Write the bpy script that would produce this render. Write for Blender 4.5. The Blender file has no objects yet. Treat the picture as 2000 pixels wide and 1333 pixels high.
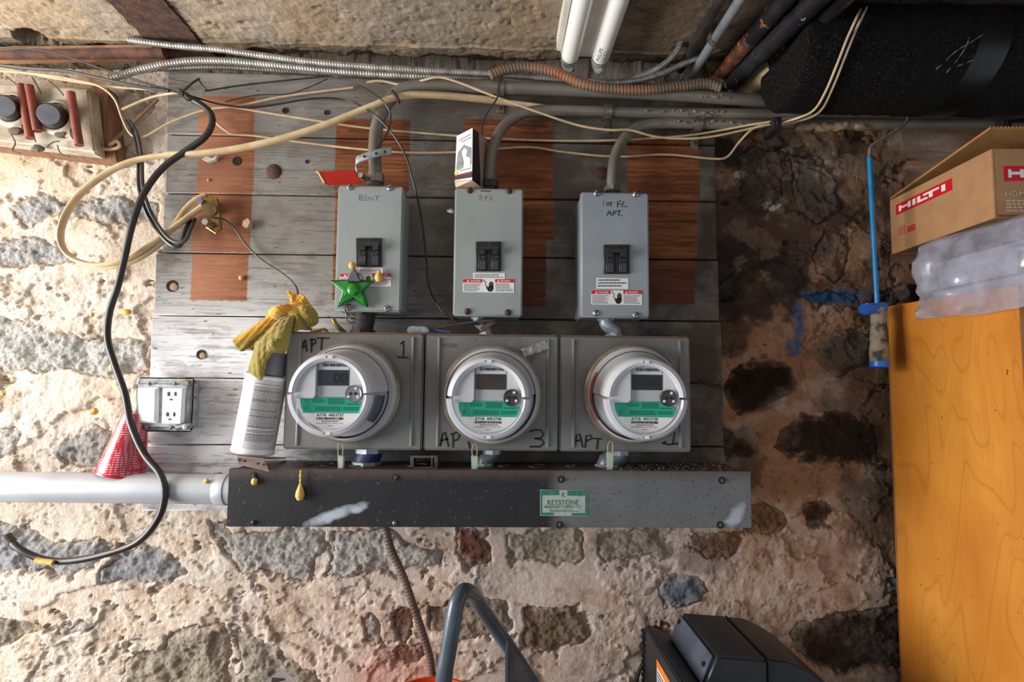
import bpy, bmesh, math, random
import numpy as np
from mathutils import Vector, Matrix
random.seed(7)
SC = bpy.context.scene
COL = SC.collection
R = math.radians
# ---------------------------------------------------------------- camera
FPX = 1100.0
CAM = Vector((-0.03, -1.10, 1.55))
ROT = (Matrix.Rotation(R(-1.56), 3, 'Z') @ Matrix.Rotation(R(90 + 4.1), 3, 'X') @ Matrix.Rotation(R(0.55), 3, 'Z'))
cd = bpy.data.cameras.new('camera'); cam = bpy.data.objects.new('camera', cd); COL.objects.link(cam)
cd.sensor_width = 36; cd.lens = FPX / 2000 * 36; cd.clip_start = 0.02
cam.matrix_world = Matrix.Translation(CAM) @ ROT.to_4x4()
SC.camera = cam
# ---------------------------------------------------------------- world, daylight, exposure
W = bpy.data.worlds.new('world'); SC.world = W; W.use_nodes = True
W.node_tree.nodes['Background'].inputs[0].default_value = (0.80, 0.88, 1.0, 1)
W.node_tree.nodes['Background'].inputs[1].default_value = 0.41
def area(name, loc, rot, sx, sy, power, col):
    l = bpy.data.lights.new(name, 'AREA'); l.shape = 'RECTANGLE'; l.size = sx; l.size_y = sy; l.energy = power; l.color = col
    o = bpy.data.objects.new(name, l); COL.objects.link(o); o.location = loc; o.rotation_euler = rot
    return o
# daylight entering through the window of the left wall
area('window_daylight', (-1.84, -0.70, 1.47), (0, R(-90), 0), 1.10, 1.00, 47, (1.0, 0.985, 0.97))
SC.view_settings.view_transform = 'Standard'; SC.view_settings.look = 'None'
SC.view_settings.gamma = 1; SC.view_settings.use_curve_mapping = False
SC.view_settings.exposure = 0.55

# ---------------------------------------------------------------- helpers
def P(px, py, d):
    """point of the plane d metres in front of the wall seen at photo pixel (px, py)"""
    v = ROT @ Vector(((px - 1000) / FPX, (666.5 - py) / FPX, -1))
    return CAM + v * ((-d - CAM.y) / v.y)
def PX(d):                     # metres per pixel at that depth
    return (1.1 - d) / FPX
def C(r, g, b):
    f = lambda c: (c / 255 / 12.92) if c / 255 <= 0.04045 else ((c / 255 + 0.055) / 1.055) ** 2.4
    return (f(r), f(g), f(b), 1)
def nd(t, typ, ins=None, **props):
    n = t.nodes.new(typ)
    for k, v in props.items(): setattr(n, k, v)
    for k, v in (ins or {}).items():
        s = n.inputs[k]
        if hasattr(v, 'is_output'): t.links.new(v, s)
        else: s.default_value = v
    return n
def math_(t, op, a, b=0.0, clamp=False):
    n = nd(t, 'ShaderNodeMath', {0: a, 1: b}, operation=op); n.use_clamp = clamp
    return n.outputs[0]
def mix(t, f, a, b, blend='MIX'):
    n = nd(t, 'ShaderNodeMix', {}, data_type='RGBA', blend_type=blend)
    for k, v in ((0, f), (6, a), (7, b)):
        if hasattr(v, 'is_output'): t.links.new(v, n.inputs[k])
        else: n.inputs[k].default_value = v
    return n.outputs[2]
def ramp(t, v, lo, hi):
    n = nd(t, 'ShaderNodeMapRange', {0: v, 1: lo, 2: hi, 3: 0.0, 4: 1.0}); n.clamp = True
    return n.outputs[0]
def pos(t, stretch=(1, 1, 1)):
    g = nd(t, 'ShaderNodeNewGeometry')
    if stretch == (1, 1, 1): return g.outputs['Position']
    return nd(t, 'ShaderNodeVectorMath', {0: g.outputs['Position'], 1: stretch}, operation='MULTIPLY').outputs[0]
def noise(t, v, sc, det=4, rough=.55, dist=0):
    return nd(t, 'ShaderNodeTexNoise', {'Vector': v, 'Scale': sc, 'Detail': det, 'Roughness': rough, 'Distortion': dist}).outputs[0]
def newmat(name):
    m = bpy.data.materials.new(name); m.use_nodes = True
    t = m.node_tree; b = t.nodes['Principled BSDF']
    return m, t, b
def bumpto(t, b, h, s, dist=.001):
    n = nd(t, 'ShaderNodeBump', {'Strength': s, 'Distance': dist, 'Height': h})
    t.links.new(n.outputs[0], b.inputs['Normal'])
def M(name, c1, c2=None, sc=20, lo=.35, hi=.65, rough=.55, metal=0, bump=0, bsc=200, spots=(), stretch=(1, 1, 1), trans=0, alpha=1, ior=None, coat=0, emit=None):
    m, t, b = newmat(name)
    v = pos(t, stretch); col = c1
    if c2: col = mix(t, ramp(t, noise(t, v, sc), lo, hi), c1, c2)
    for (c, s, l, h) in spots:
        col = mix(t, ramp(t, noise(t, v, s, 5), l, h), col, c)
    if hasattr(col, 'is_output'): t.links.new(col, b.inputs['Base Color'])
    else: b.inputs['Base Color'].default_value = col
    b.inputs['Roughness'].default_value = rough; b.inputs['Metallic'].default_value = metal
    b.inputs['Transmission Weight'].default_value = trans; b.inputs['Alpha'].default_value = alpha
    b.inputs['Coat Weight'].default_value = coat
    if ior: b.inputs['IOR'].default_value = ior
    if bump: bumpto(t, b, noise(t, v, bsc, 5), bump)
    return m

class MB:
    def __init__(s): s.v = []; s.f = []
    def add(s, vs, fs):
        o = len(s.v); s.v += [Vector(p) for p in vs]; s.f += [tuple(i + o for i in f) for f in fs]; return s
    def box(s, x0, x1, y0, y1, z0, z1):
        return s.add([(x0, y0, z0), (x1, y0, z0), (x1, y1, z0), (x0, y1, z0), (x0, y0, z1), (x1, y0, z1), (x1, y1, z1), (x0, y1, z1)],
                     [(0, 3, 2, 1), (4, 5, 6, 7), (0, 1, 5, 4), (1, 2, 6, 5), (2, 3, 7, 6), (3, 0, 4, 7)])
    def prism(s, poly, vec):
        n = len(poly); vec = Vector(vec); a = [Vector(p) for p in poly]
        return s.add(a + [p + vec for p in a], [tuple(range(n)), tuple(range(2 * n - 1, n - 1, -1))] + [(i, i + n, (i + 1) % n + n, (i + 1) % n) for i in range(n)])
    def pprism(s, pts, d, th):     # outline given in photo pixels at depth d, running th metres back to the wall
        return s.prism([P(x, y, d) for x, y in pts], (0, th, 0))
    def tube(s, pts, r, n=10, flat=None, rfun=None, cap=True):
        """sweep; flat=(width factor, thickness factor) makes an oval held with its width across the wall plane"""
        pts = [Vector(p) for p in pts]; k = len(pts)
        tan = [(pts[min(i + 1, k - 1)] - pts[max(i - 1, 0)]).normalized() for i in range(k)]
        u = Vector((0, -1, 0)); u = (u - tan[0] * u.dot(tan[0]))
        if u.length < .1: u = Vector((0, 0, 1)); u = u - tan[0] * u.dot(tan[0])
        u.normalize(); vs = []
        for i in range(k):
            if flat:
                w = Vector((0, -1, 0)) - tan[i] * Vector((0, -1, 0)).dot(tan[i])
                if w.length > .1: u = w.normalized()
            else:
                u = (u - tan[i] * u.dot(tan[i])).normalized()
            w = tan[i].cross(u); a, b = flat or (1, 1)
            for j in range(n):
                t_ = 2 * math.pi * j / n
                rr = (r[i] if hasattr(r, '__len__') else r)
                if rfun: rr = rfun(rr, i, t_)
                vs.append(pts[i] + w * (math.cos(t_) * rr * a) + u * (math.sin(t_) * rr * b))
        fs = [(i * n + j, i * n + (j + 1) % n, (i + 1) * n + (j + 1) % n, (i + 1) * n + j) for i in range(k - 1) for j in range(n)]
        if cap: fs += [tuple(range(n - 1, -1, -1)), tuple(range((k - 1) * n, k * n))]
        return s.add(vs, fs)
    def cyl(s, a, b, r, r2=None, n=20): return s.tube([a, b], [r, r if r2 is None else r2], n)
    def lathe(s, prof, o, axis=(0, -1, 0), n=40, a0=0, a1=360, up=(0, 0, 1)):
        """profile (radius, distance along axis); angle 0 = right, 90 = up"""
        o = Vector(o); ax = Vector(axis).normalized(); v = Vector(up); v = (v - ax * v.dot(ax)).normalized(); u = v.cross(ax)
        full = abs(a1 - a0) >= 360; m = n if full else n + 1
        vs = []
        for i in range(m):
            a = R(a0 + (a1 - a0) * i / n)
            for r, h in prof: vs.append(o + ax * h + u * (math.cos(a) * r) + v * (math.sin(a) * r))
        k = len(prof); fs = []
        for i in range(n):
            j = (i + 1) % m
            for q in range(k - 1):
                fs.append((i * k + q, j * k + q, j * k + q + 1, i * k + q + 1))
        return s.add(vs, fs)
    def ball(s, c, rx, ry=None, rz=None, n=12, jit=0):
        ry = ry or rx; rz = rz or rx; c = Vector(c); vs = [c + Vector((0, 0, rz))]; k = n // 2
        for i in range(1, k):
            for j in range(n):
                a, b = math.pi * i / k, 2 * math.pi * j / n; q = 1 + random.uniform(-jit, jit)
                vs.append(c + Vector((rx * math.sin(a) * math.cos(b), ry * math.sin(a) * math.sin(b), rz * math.cos(a))) * q)
                vs[-1] = c + (vs[-1] - c) if q == 1 else c + Vector((rx * math.sin(a) * math.cos(b) * q, ry * math.sin(a) * math.sin(b) * q, rz * math.cos(a) * q))
        vs.append(c - Vector((0, 0, rz))); e = len(vs) - 1; fs = []
        for j in range(n):
            fs.append((0, 1 + j, 1 + (j + 1) % n)); fs.append((e, 1 + (k - 2) * n + (j + 1) % n, 1 + (k - 2) * n + j))
            for i in range(k - 2): fs.append((1 + i * n + j, 1 + (i + 1) * n + j, 1 + (i + 1) * n + (j + 1) % n, 1 + i * n + (j + 1) % n))
        return s.add(vs, fs)
    def stroke(s, pts, d, w):      # flat pen stroke on the plane d, pixel points
        q = [P(x, y, d) for x, y in pts]; k = len(q); vs = []
        for i in range(k):
            t_ = (q[min(i + 1, k - 1)] - q[max(i - 1, 0)]).normalized(); nn = Vector((-t_.z, 0, t_.x)) * (w / 2)
            e = t_ * (w * .4) * (-1 if i == 0 else (1 if i == k - 1 else 0))
            vs += [q[i] + nn + e, q[i] - nn + e]
        return s.add(vs, [(2 * i, 2 * i + 1, 2 * i + 3, 2 * i + 2) for i in range(k - 1)])
    def quad(s, x0, y0, x1, y1, d):
        return s.add([P(x0, y1, d), P(x1, y1, d), P(x1, y0, d), P(x0, y0, d)], [(0, 1, 2, 3)])
    def build(s, name, mat, parent=None, smooth=True, bevel=0, seg=2, ang=38):
        off = Vector((0, 0, 0)); o = parent
        while o is not None: off += o.location; o = o.parent
        loc = Vector((0, 0, 0))
        if parent is None:
            lo = [min(p[i] for p in s.v) for i in range(3)]; hi = [max(p[i] for p in s.v) for i in range(3)]
            loc = Vector(((lo[0] + hi[0]) / 2, (lo[1] + hi[1]) / 2, (lo[2] + hi[2]) / 2)); off = loc
        me = bpy.data.meshes.new(name); me.from_pydata([p - off for p in s.v], [], s.f)
        bm = bmesh.new(); bm.from_mesh(me)
        bmesh.ops.recalc_face_normals(bm, faces=bm.faces)
        if bevel:
            ed = [e for e in bm.edges if len(e.link_faces) == 2 and e.calc_face_angle(0) > R(30)]
            bmesh.ops.bevel(bm, geom=ed, offset=bevel, segments=seg, affect='EDGES', clamp_overlap=True)
        bm.to_mesh(me); bm.free()
        if smooth:
            me.shade_smooth(); me.set_sharp_from_angle(angle=R(ang))
        ob = bpy.data.objects.new(name, me); COL.objects.link(ob); ob.location = loc
        if mat: me.materials.append(mat)
        if parent is not None: ob.parent = parent
        return ob
def thing(name, label, cat, loc, group=None):
    o = bpy.data.objects.new(name, None); COL.objects.link(o); o.location = loc; o.empty_display_size = .02
    return tag(o, label, cat, group)
def tag(o, label=None, cat=None, group=None, kind=None):
    if label: o['label'] = label
    if cat: o['category'] = cat
    if group: o['group'] = group
    if kind: o['kind'] = kind
    return o
def smoothpath(pts, step=.006):
    """Catmull-Rom through points, resampled at an even step"""
    p = [Vector(q) for q in pts]; p = [p[0] * 2 - p[1]] + p + [p[-1] * 2 - p[-2]]; out = []
    for i in range(1, len(p) - 2):
        a, b, c, d = p[i - 1:i + 3]; k = max(2, int((c - b).length / step * 1.5))
        for j in range(k):
            t = j / k
            out.append(0.5 * ((2 * b) + (c - a) * t + (2 * a - 5 * b + 4 * c - d) * t * t + (3 * b - a - 3 * c + d) * t ** 3))
    out.append(p[-2]); res = [out[0]]; acc = 0
    for i in range(1, len(out)):
        seg = (out[i] - out[i - 1]); L = seg.length; q = out[i - 1]
        while acc + L >= step and L > 0:
            q = q + seg.normalized() * (step - acc); L = (out[i] - q).length; seg = out[i] - q; acc = 0; res.append(q.copy())
        acc += L
    if (res[-1] - out[-1]).length > step * .3: res.append(out[-1])
    return res
def pp(pts, d=None):
    return [P(q[0], q[1], q[2] if len(q) > 2 else d) for q in pts]
def cable(name, label, pts, d, r, mat, cat='cable', step=.008, n=8, flat=None, group=None):
    o = MB().tube(smoothpath(pp(pts, d), step), r, n, flat).build(name, mat)
    return tag(o, label, cat, group)
def armour(pts, d, r, pitch=.0052, n=10, amp=.13, parent=None):
    path = smoothpath(pp(pts, d), pitch / 4)
    return MB().tube(path, r, n, rfun=lambda rr, i, t: rr * (1 + amp * (abs(math.sin(math.pi * i / 4 + t / 2)) - .5) * 1.4))
def text(s, box, d, mat, parent, bold=0, frame=None, name='lettering', keep=False):
    """real letters fitted into a pixel box (x0,y0,x1,y1) on the plane d, or a box in metres on a frame (o,u,v,n)"""
    cu = bpy.data.curves.new('t', 'FONT'); cu.body = s; cu.resolution_u = 2; cu.offset = bold; cu.size = 1
    ob = bpy.data.objects.new('t', cu); COL.objects.link(ob)
    dg = bpy.context.evaluated_depsgraph_get(); me = bpy.data.meshes.new_from_object(ob.evaluated_get(dg))
    co = [v.co.copy() for v in me.vertices]; fs = [tuple(p.vertices) for p in me.polygons]
    bpy.data.objects.remove(ob); bpy.data.curves.remove(cu); bpy.data.meshes.remove(me)
    x0, x1 = min(c.x for c in co), max(c.x for c in co); y0, y1 = min(c.y for c in co), max(c.y for c in co)
    if frame is None:
        o = P(box[0], box[3], d); u = P(box[2], box[3], d) - o; v = P(box[0], box[1], d) - o
    else:
        fo, fu, fv = frame; o = fo + fu * box[0] + fv * box[1]; u = fu * (box[2] - box[0]); v = fv * (box[3] - box[1])
    vs = [o + u * ((c.x - x0) / (x1 - x0)) + v * ((c.y - y0) / (y1 - y0)) for c in co]
    mb = MB().add(vs, fs)
    if parent is None: return mb
    return mb.build(name, mat, parent, smooth=False)
def printrows(x0, y0, x1, y1, rows, d, fill=.55, mb=None, ragged=.25):
    """rows of tiny printed words too small to read"""
    mb = mb or MB(); h = (y1 - y0) / rows
    for i in range(rows):
        x = x0; end = x1 - random.uniform(0, ragged) * (x1 - x0); y = y0 + i * h
        while x < end:
            w = random.uniform(2, 6); mb.quad(x, y, min(x + w, end), y + h * fill, d); x += w + 1.1
    return mb
# ================================================================ rubble wall: height fields
def h2(ix, iz, seed):
    h = (ix.astype(np.int64) * 374761393 + iz.astype(np.int64) * 668265263 + seed * 974711) & 0xffffffff
    h = ((h ^ (h >> 13)) * 1274126177) & 0xffffffff
    return ((h ^ (h >> 16)) & 0xffffff) / float(0xffffff)
def vn(x, z, s, seed):
    x = x / s + 500; z = z / s + 500; ix = np.floor(x); iz = np.floor(z); fx = x - ix; fz = z - iz
    fx = fx * fx * fx * (fx * (fx * 6 - 15) + 10); fz = fz * fz * fz * (fz * (fz * 6 - 15) + 10)
    a = h2(ix, iz, seed); b = h2(ix + 1, iz, seed); c = h2(ix, iz + 1, seed); d = h2(ix + 1, iz + 1, seed)
    return (a + (b - a) * fx) * (1 - fz) + (c + (d - c) * fx) * fz
def fbm(x, z, s, seed, o=4, g=.5):
    t = 0; a = 1; n = 0
    for i in range(o):
        c, q = math.cos(i * 1.1), math.sin(i * 1.1)
        t = t + a * vn(x * c - z * q, x * q + z * c, s, seed + i * 17); n += a; a *= g; s /= 2.03
    return t / n
def sst(x, a, b):
    t = np.clip((x - a) / (b - a), 0, 1); return t * t * (3 - 2 * t)
def sdf(poly, X, Z):           # signed distance to a polygon, positive inside
    best = np.full(X.shape, 1e9); ins = np.zeros(X.shape, bool); n = len(poly)
    for i in range(n):
        ax, az = poly[i]; bx, bz = poly[(i + 1) % n]
        ex, ez = bx - ax, bz - az; wx, wz = X - ax, Z - az
        t = np.clip((wx * ex + wz * ez) / (ex * ex + ez * ez + 1e-12), 0, 1)
        best = np.minimum(best, np.hypot(wx - ex * t, wz - ez * t))
        cr = ((az <= Z) & (bz > Z)) | ((bz <= Z) & (az > Z))
        with np.errstate(divide='ignore', invalid='ignore'):
            xi = ax + (Z - az) * ex / (ez if abs(ez) > 1e-12 else 1e-12)
        ins ^= cr & (X < xi)
    return np.where(ins, best, -best)
def grid_mesh(name, V, mask, cols, mat, parent=None, smooth=True):
    n, m = V.shape[:2]
    idx = np.arange(n * m).reshape(n, m)
    F = np.stack([idx[:-1, :-1], idx[:-1, 1:], idx[1:, 1:], idx[1:, :-1]], -1).reshape(-1, 4)
    if mask is not None: F = F[(mask[:-1, :-1] & mask[:-1, 1:] & mask[1:, 1:] & mask[1:, :-1]).reshape(-1)]
    used = np.zeros(n * m, bool); used[F.reshape(-1)] = True
    re = np.cumsum(used) - 1; F = re[F]; v = V.reshape(-1, 3)[used]
    loc = np.zeros(3)
    if parent is None: loc = v.mean(0)
    me = bpy.data.meshes.new(name)
    me.vertices.add(len(v)); me.vertices.foreach_set('co', (v - loc).astype(np.float32).reshape(-1))
    me.loops.add(F.size); me.loops.foreach_set('vertex_index', F.reshape(-1).astype(np.int32))
    me.polygons.add(len(F)); me.polygons.foreach_set('loop_start', np.arange(0, F.size, 4, dtype=np.int32))
    me.update(calc_edges=True)
    if smooth: me.polygons.foreach_set('use_smooth', np.ones(len(F), bool))
    if cols is not None:
        a = me.color_attributes.new('col', 'FLOAT_COLOR', 'POINT')
        c = np.ones((len(v), 4), np.float32); c[:, :3] = cols.reshape(-1, 3)[used]
        a.data.foreach_set('color', c.reshape(-1))
    ob = bpy.data.objects.new(name, me); COL.objects.link(ob); ob.location = loc
    if parent is not None: ob.parent = parent
    me.materials.append(mat)
    return ob
def rockmat(name, fine=(.72, 1.25), bump=.8, rough=.9, sc=160):
    m, t, b = newmat(name); v = pos(t)
    a = nd(t, 'ShaderNodeAttribute', attribute_name='col').outputs['Color']
    n1 = noise(t, v, sc, 6, .65); n2 = noise(t, v, sc * 4, 3, .6)
    f = nd(t, 'ShaderNodeMapRange', {0: math_(t, 'ADD', math_(t, 'MULTIPLY', n1, .65), math_(t, 'MULTIPLY', n2, .35)), 1: .32, 2: .68, 3: fine[0], 4: fine[1]}).outputs[0]
    k = nd(t, 'ShaderNodeCombineColor', {0: f, 1: f, 2: f}).outputs[0]
    c = mix(t, 1.0, a, k, 'MULTIPLY'); t.links.new(c, b.inputs['Base Color'])
    b.inputs['Roughness'].default_value = rough; b.inputs['Specular IOR Level'].default_value = .2
    h = math_(t, 'ADD', noise(t, v, sc * 1.1, 6, .68), math_(t, 'MULTIPLY', noise(t, v, sc * 3.5, 4, .65), .5))
    bumpto(t, b, h, bump, .004)
    return m
MORTAR = rockmat('rough_mortar', (.78, 1.2), .85); ROCK = rockmat('granite_rubble', (.5, 1.35), 1.0, .85, 190); CONC = rockmat('concrete', (.78, 1.2), .6, .9, 120)
def lin(r, g, b): return np.array(C(r, g, b)[:3])

ZC = P(700, 112, .02).z                                   # underside of the ceiling slab
# stones showing through the mortar, outlines read from the photograph (pixels): colour, how far they stand proud (m), outline
G1, G2, G3 = (178, 176, 172), (196, 194, 188), (158, 158, 160)
STONES = [
 (G1, .004, [(10, 400), (80, 372), (180, 378), (250, 372), (312, 392), (322, 432), (300, 448), (240, 438), (170, 430), (110, 432), (40, 438)]),
 (G1, .003, [(-210, 470), (60, 463), (100, 480), (150, 490), (150, 516), (60, 522), (20, 530), (-210, 525)]),
 (G2, .006, [(-220, 610), (0, 612), (40, 625), (110, 648), (200, 655), (292, 662), (294, 724), (230, 736), (150, 735), (60, 725), (-220, 720)]),
 (G1, .008, [(95, 868), (150, 836), (212, 832), (236, 858), (215, 915), (110, 922), (84, 895)]),
 (G2, .006, [(-210, 830), (20, 833), (42, 855), (20, 885), (-10, 905), (-210, 900)]),
 (G3, .008, [(-210, 1038), (50, 1022), (110, 1045), (180, 1050), (225, 1062), (200, 1100), (165, 1130), (140, 1148), (90, 1130), (-210, 1122)]),
 (G3, .010, [(230, 1062), (300, 1068), (335, 1082), (362, 1122), (332, 1150), (275, 1140), (182, 1146), (205, 1105)]),
 ((196, 190, 182), .006, [(398, 1008), (450, 1030), (560, 1030), (640, 1036), (632, 1090), (606, 1140), (480, 1132), (430, 1082), (405, 1050)]),
 ((198, 192, 184), .006, [(645, 1036), (700, 1030), (775, 1040), (872, 1078), (862, 1110), (800, 1106), (770, 1132), (700, 1126), (618, 1138), (640, 1092)]),
 (G3, .005, [(95, 1228), (140, 1216), (188, 1220), (182, 1238), (110, 1252)]),
 ((176, 164, 144), .007, [(245, 1296), (330, 1232), (436, 1222), (452, 1280), (440, 1400), (235, 1405)]),
 ((170, 160, 144), .006, [(445, 1225), (520, 1258), (592, 1298), (640, 1345), (452, 1350), (462, 1285)]),
 ((150, 138, 122), .006, [(-210, 1195), (60, 1203), (78, 1230), (40, 1266), (-210, 1270)]),
 ((126, 84, 66), .002, [(888, 1030), (960, 1030), (968, 1072), (958, 1112), (912, 1128), (892, 1085)]),
 ((186, 172, 152), .006, [(972, 1036), (1060, 1030), (1150, 1032), (1150, 1100), (1090, 1112), (1000, 1110), (984, 1080)]),
 ((178, 162, 144), .005, [(1156, 1034), (1290, 1036), (1302, 1088), (1180, 1108), (1160, 1090)]),
 ((120, 134, 146), .012, [(1286, 1152), (1300, 1133), (1360, 1122), (1398, 1150), (1352, 1202), (1300, 1197)]),
 ((148, 130, 114), .004, [(828, 1180), (900, 1168), (1002, 1160), (1004, 1232), (960, 1262), (880, 1256), (822, 1240)]),
 ((134, 112, 92), .004, [(1010, 1178), (1132, 1180), (1152, 1242), (1090, 1292), (1020, 1270)]),
 ((146, 112, 86), .004, [(1326, 1040), (1452, 1044), (1442, 1092), (1380, 1112), (1338, 1080)]),
 ((52, 40, 30), .006, [(1408, 748), (1440, 698), (1500, 696), (1552, 716), (1562, 760), (1502, 800), (1440, 814), (1410, 780)]),
 ((84, 74, 62), .008, [(1588, 680), (1620, 650), (1702, 642), (1706, 720), (1640, 736), (1600, 725)]),
 ((64, 52, 42), .008, [(1492, 880), (1520, 840), (1562, 798), (1600, 800), (1640, 792), (1714, 830), (1738, 920), (1680, 918), (1622, 906), (1540, 902)]),
 ((82, 66, 52), .006, [(1565, 985), (1600, 968), (1632, 990), (1622, 1030), (1578, 1032)]),
 ((78, 66, 56), .008, [(1528, 1238), (1580, 1204), (1622, 1188), (1700, 1190), (1770, 1180), (1776, 1312), (1640, 1334), (1588, 1312)]),
 ((60, 46, 34), .004, [(1400, 826), (1460, 858), (1472, 886), (1405, 890)]),
 ((58, 60, 64), .008, [(1694, 570), (1730, 548), (1790, 548), (1815, 580), (1768, 602), (1700, 604)]),
 ((70, 78, 84), .006, [(1556, 576), (1600, 560), (1690, 566), (1690, 598), (1602, 606)]),
 ((104, 98, 96), .008, [(1578, 470), (1612, 448), (1660, 462), (1668, 520), (1640, 552), (1592, 540)]),
 ((86, 76, 68), .010, [(1440, 300), (1480, 272), (1530, 300), (1540, 380), (1500, 420), (1450, 390)]),
 ((92, 84, 78), .010, [(1548, 300), (1600, 290), (1640, 330), (1650, 410), (1600, 440), (1556, 400)]),
 ((140, 104, 76), .004, [(1450, 985), (1520, 985), (1560, 1030), (1520, 1060), (1460, 1040)]),
 ((112, 116, 122), .006, [(1716, 1130), (1790, 1100), (1800, 1176), (1720, 1180)]),
 ((104, 66, 44), -.004, [(745, 1198), (800, 1180), (822, 1232), (790, 1262), (752, 1240)]),
 ((150, 146, 142), .008, [(706, 1185), (742, 1190), (764, 1262), (750, 1282), (700, 1262)]),
 ((112, 68, 52), -.004, [(772, 1272), (826, 1256), (845, 1290), (800, 1310), (760, 1300)]),
]
def mortar_h(X, Z):
    h = .012 * (fbm(X, Z, .28, 3, 3) - .5) + .008 * (fbm(X, Z, .09, 11, 5, .55) - .5)
    led = fbm(X, Z, .16, 29, 6, .58)                         # torn edges of trowelled patches
    h += .0050 * (sst(led, .495, .503) - .5) + .0038 * sst(fbm(X, Z * 1.3, .11, 51, 6, .58), .560, .566)
    g = sst(fbm(X, Z, .12, 61, 4), .42, .58)                 # smooth trowelled areas and granular ones
    h += (.0016 + .0054 * g) * (fbm(X, Z, .016, 71, 4, .72) - .5)
    h -= .0026 * g * sst(fbm(X, Z, .010, 131, 3, .6), .68, .80)
    h -= .011 * sst(fbm(X, Z * 1.4, .06, 171, 5, .62), .735, .77)
    c1 = np.abs(fbm(X, Z, .21, 191, 6, .55) - .47); h -= .0050 * np.exp(-(c1 / .0022) ** 2) * sst(fbm(X, Z, .3, 197, 2), .48, .58)
    return h
def blob(px, py, rx, ry, X, Z):
    c = P(px, py, 0); return ((X - c.x) / (rx / 1000)) ** 2 + ((Z - c.z) / (ry / 1000)) ** 2
def mortar_c(X, Z):
    px = X * 1000 + 1000                                   # roughly photo pixels
    pz = (ZC - Z) * 1000 + 110
    w = fbm(X, Z, .16, 301, 4); w2 = fbm(X, Z, .05, 321, 4, .6)
    A, B_, Cc = lin(222, 207, 190), lin(216, 197, 184), lin(174, 136, 106)
    q = px + (w - .5) * 300
    a = sst(q, 420, 800)[..., None]; b = sst(q + sst(pz, 900, 1200) * -220, 1150, 1420)[..., None]
    col = A * (1 - a) + B_ * a; col = col * (1 - b) + Cc * b
    grey = (sst(pz, 980, 1120) * sst(q, 380, 700) * .55)[..., None]; col = col * (1 - grey) + lin(208, 190, 176) * grey
    tan = (sst(w2, .50, .64) * .5)[..., None]; col = col * (1 - tan) + col * np.array([.84, .72, .58]) * tan
    yel = (sst(fbm(X, Z, .22, 351, 3), .5, .62) * sst(-q, -520, -100) * sst(-pz, -420, -250))[..., None]; col = col * (1 - yel) + lin(208, 176, 136) * yel
    pale = (sst(fbm(X, Z, .09, 381, 4), .54, .66) * .6)[..., None]; col = col * (1 - pale) + (col * .45 + lin(236, 226, 214) * .5) * pale
    dirt = sst(fbm(X, Z, .024, 401, 4, .65), .58, .72)[..., None] * .5; col = col * (1 - dirt) + col * np.array([.55, .45, .36]) * dirt
    # soot and damp on the masonry at the right
    jag = (fbm(X, Z, .07, 431, 5, .62) - .5) * 2.6
    for bx, bz, rx, ry, s in ((1530, 420, 210, 190, .80), (1450, 560, 110, 80, .85), (1430, 640, 50, 60, .7), (1700, 400, 160, 160, .45), (1480, 300, 90, 40, .8),
                              (1690, 800, 90, 140, .5), (1700, 1000, 70, 90, .5), (1440, 900, 60, 60, .6), (1660, 560, 110, 60, .6), (1760, 620, 90, 60, .7), (1380, 1090, 60, 30, .4)):
        k = (sst(1.15 - blob(bx, bz, rx, ry, X, Z) + jag, 0, .7) * s)[..., None]
        col = col * (1 - k) + (lin(56, 49, 44) * (.35 + 1.3 * fbm(X, Z, .03, 441, 5, .65)[..., None])) * k
    for bx, bz, rx, ry in ((1500, 400, 34, 22), (1470, 470, 60, 46), (1510, 320, 70, 34), (1660, 330, 60, 40), (1560, 270, 110, 22), (1690, 480, 30, 40)):  # bare lime patches
        k = (sst(1 - blob(bx, bz, rx, ry, X, Z) + (fbm(X, Z, .035, 447, 6, .65) - .5) * 7, .1, .9) * .6)[..., None]; col = col * (1 - k) + lin(142, 120, 96) * k
    for bx, bz, rx, ry in ((1502, 403, 22, 12), (1445, 345, 12, 9)):
        k = sst(1 - blob(bx, bz, rx, ry, X, Z) + (fbm(X, Z, .02, 449, 5, .65) - .5) * 6, .2, .7)[..., None]; col = col * (1 - k) + lin(196, 190, 182) * k
    col = paint_marks(X, Z, col)
    # orange-red bounce off the bucket, put into the wall colour low in the middle
    k = (sst(1.1 - blob(800, 1310, 120, 60, X, Z) + jag * .6, 0, 1) * .35)[..., None]; col = col * (1 - k) + lin(196, 92, 66) * k
    return np.clip(col, 0, .9)
def paint_marks(X, Z, col):     # blue spray-can marks
    jag = (fbm(X, Z, .02, 461, 5, .7) - .5) * 1.9
    for bx, bz, rx, ry, s in ((1556, 622, 16, 36, .55), (1551, 676, 19, 22, .62), (1562, 652, 14, 30, .5), (1640, 579, 66, 15, .62), (1590, 577, 30, 11, .5)):
        k = (sst(1.1 - blob(bx, bz, rx, ry, X, Z) + jag, 0, .8) * s)[..., None]; col = col * (1 - k) + lin(28, 98, 150) * k
    return col
GS = .0024
xs = np.concatenate([np.linspace(-1.95, -1.25, 16)[:-1], np.arange(-1.25, .80, GS), np.linspace(.803, 2.0, 30)])
zs = np.concatenate([np.linspace(0, .86, 20)[:-1], np.arange(.86, ZC + .02, GS), np.linspace(ZC + .022, ZC + .14, 6)])
Xg, Zg = np.meshgrid(xs, zs)
Hg = mortar_h(Xg, Zg)
polys = []
for c, pr, pts in STONES:
    w = [P(x, y, .006) for x, y in pts]; polys.append([(p.x, p.z) for p in w])
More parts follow.
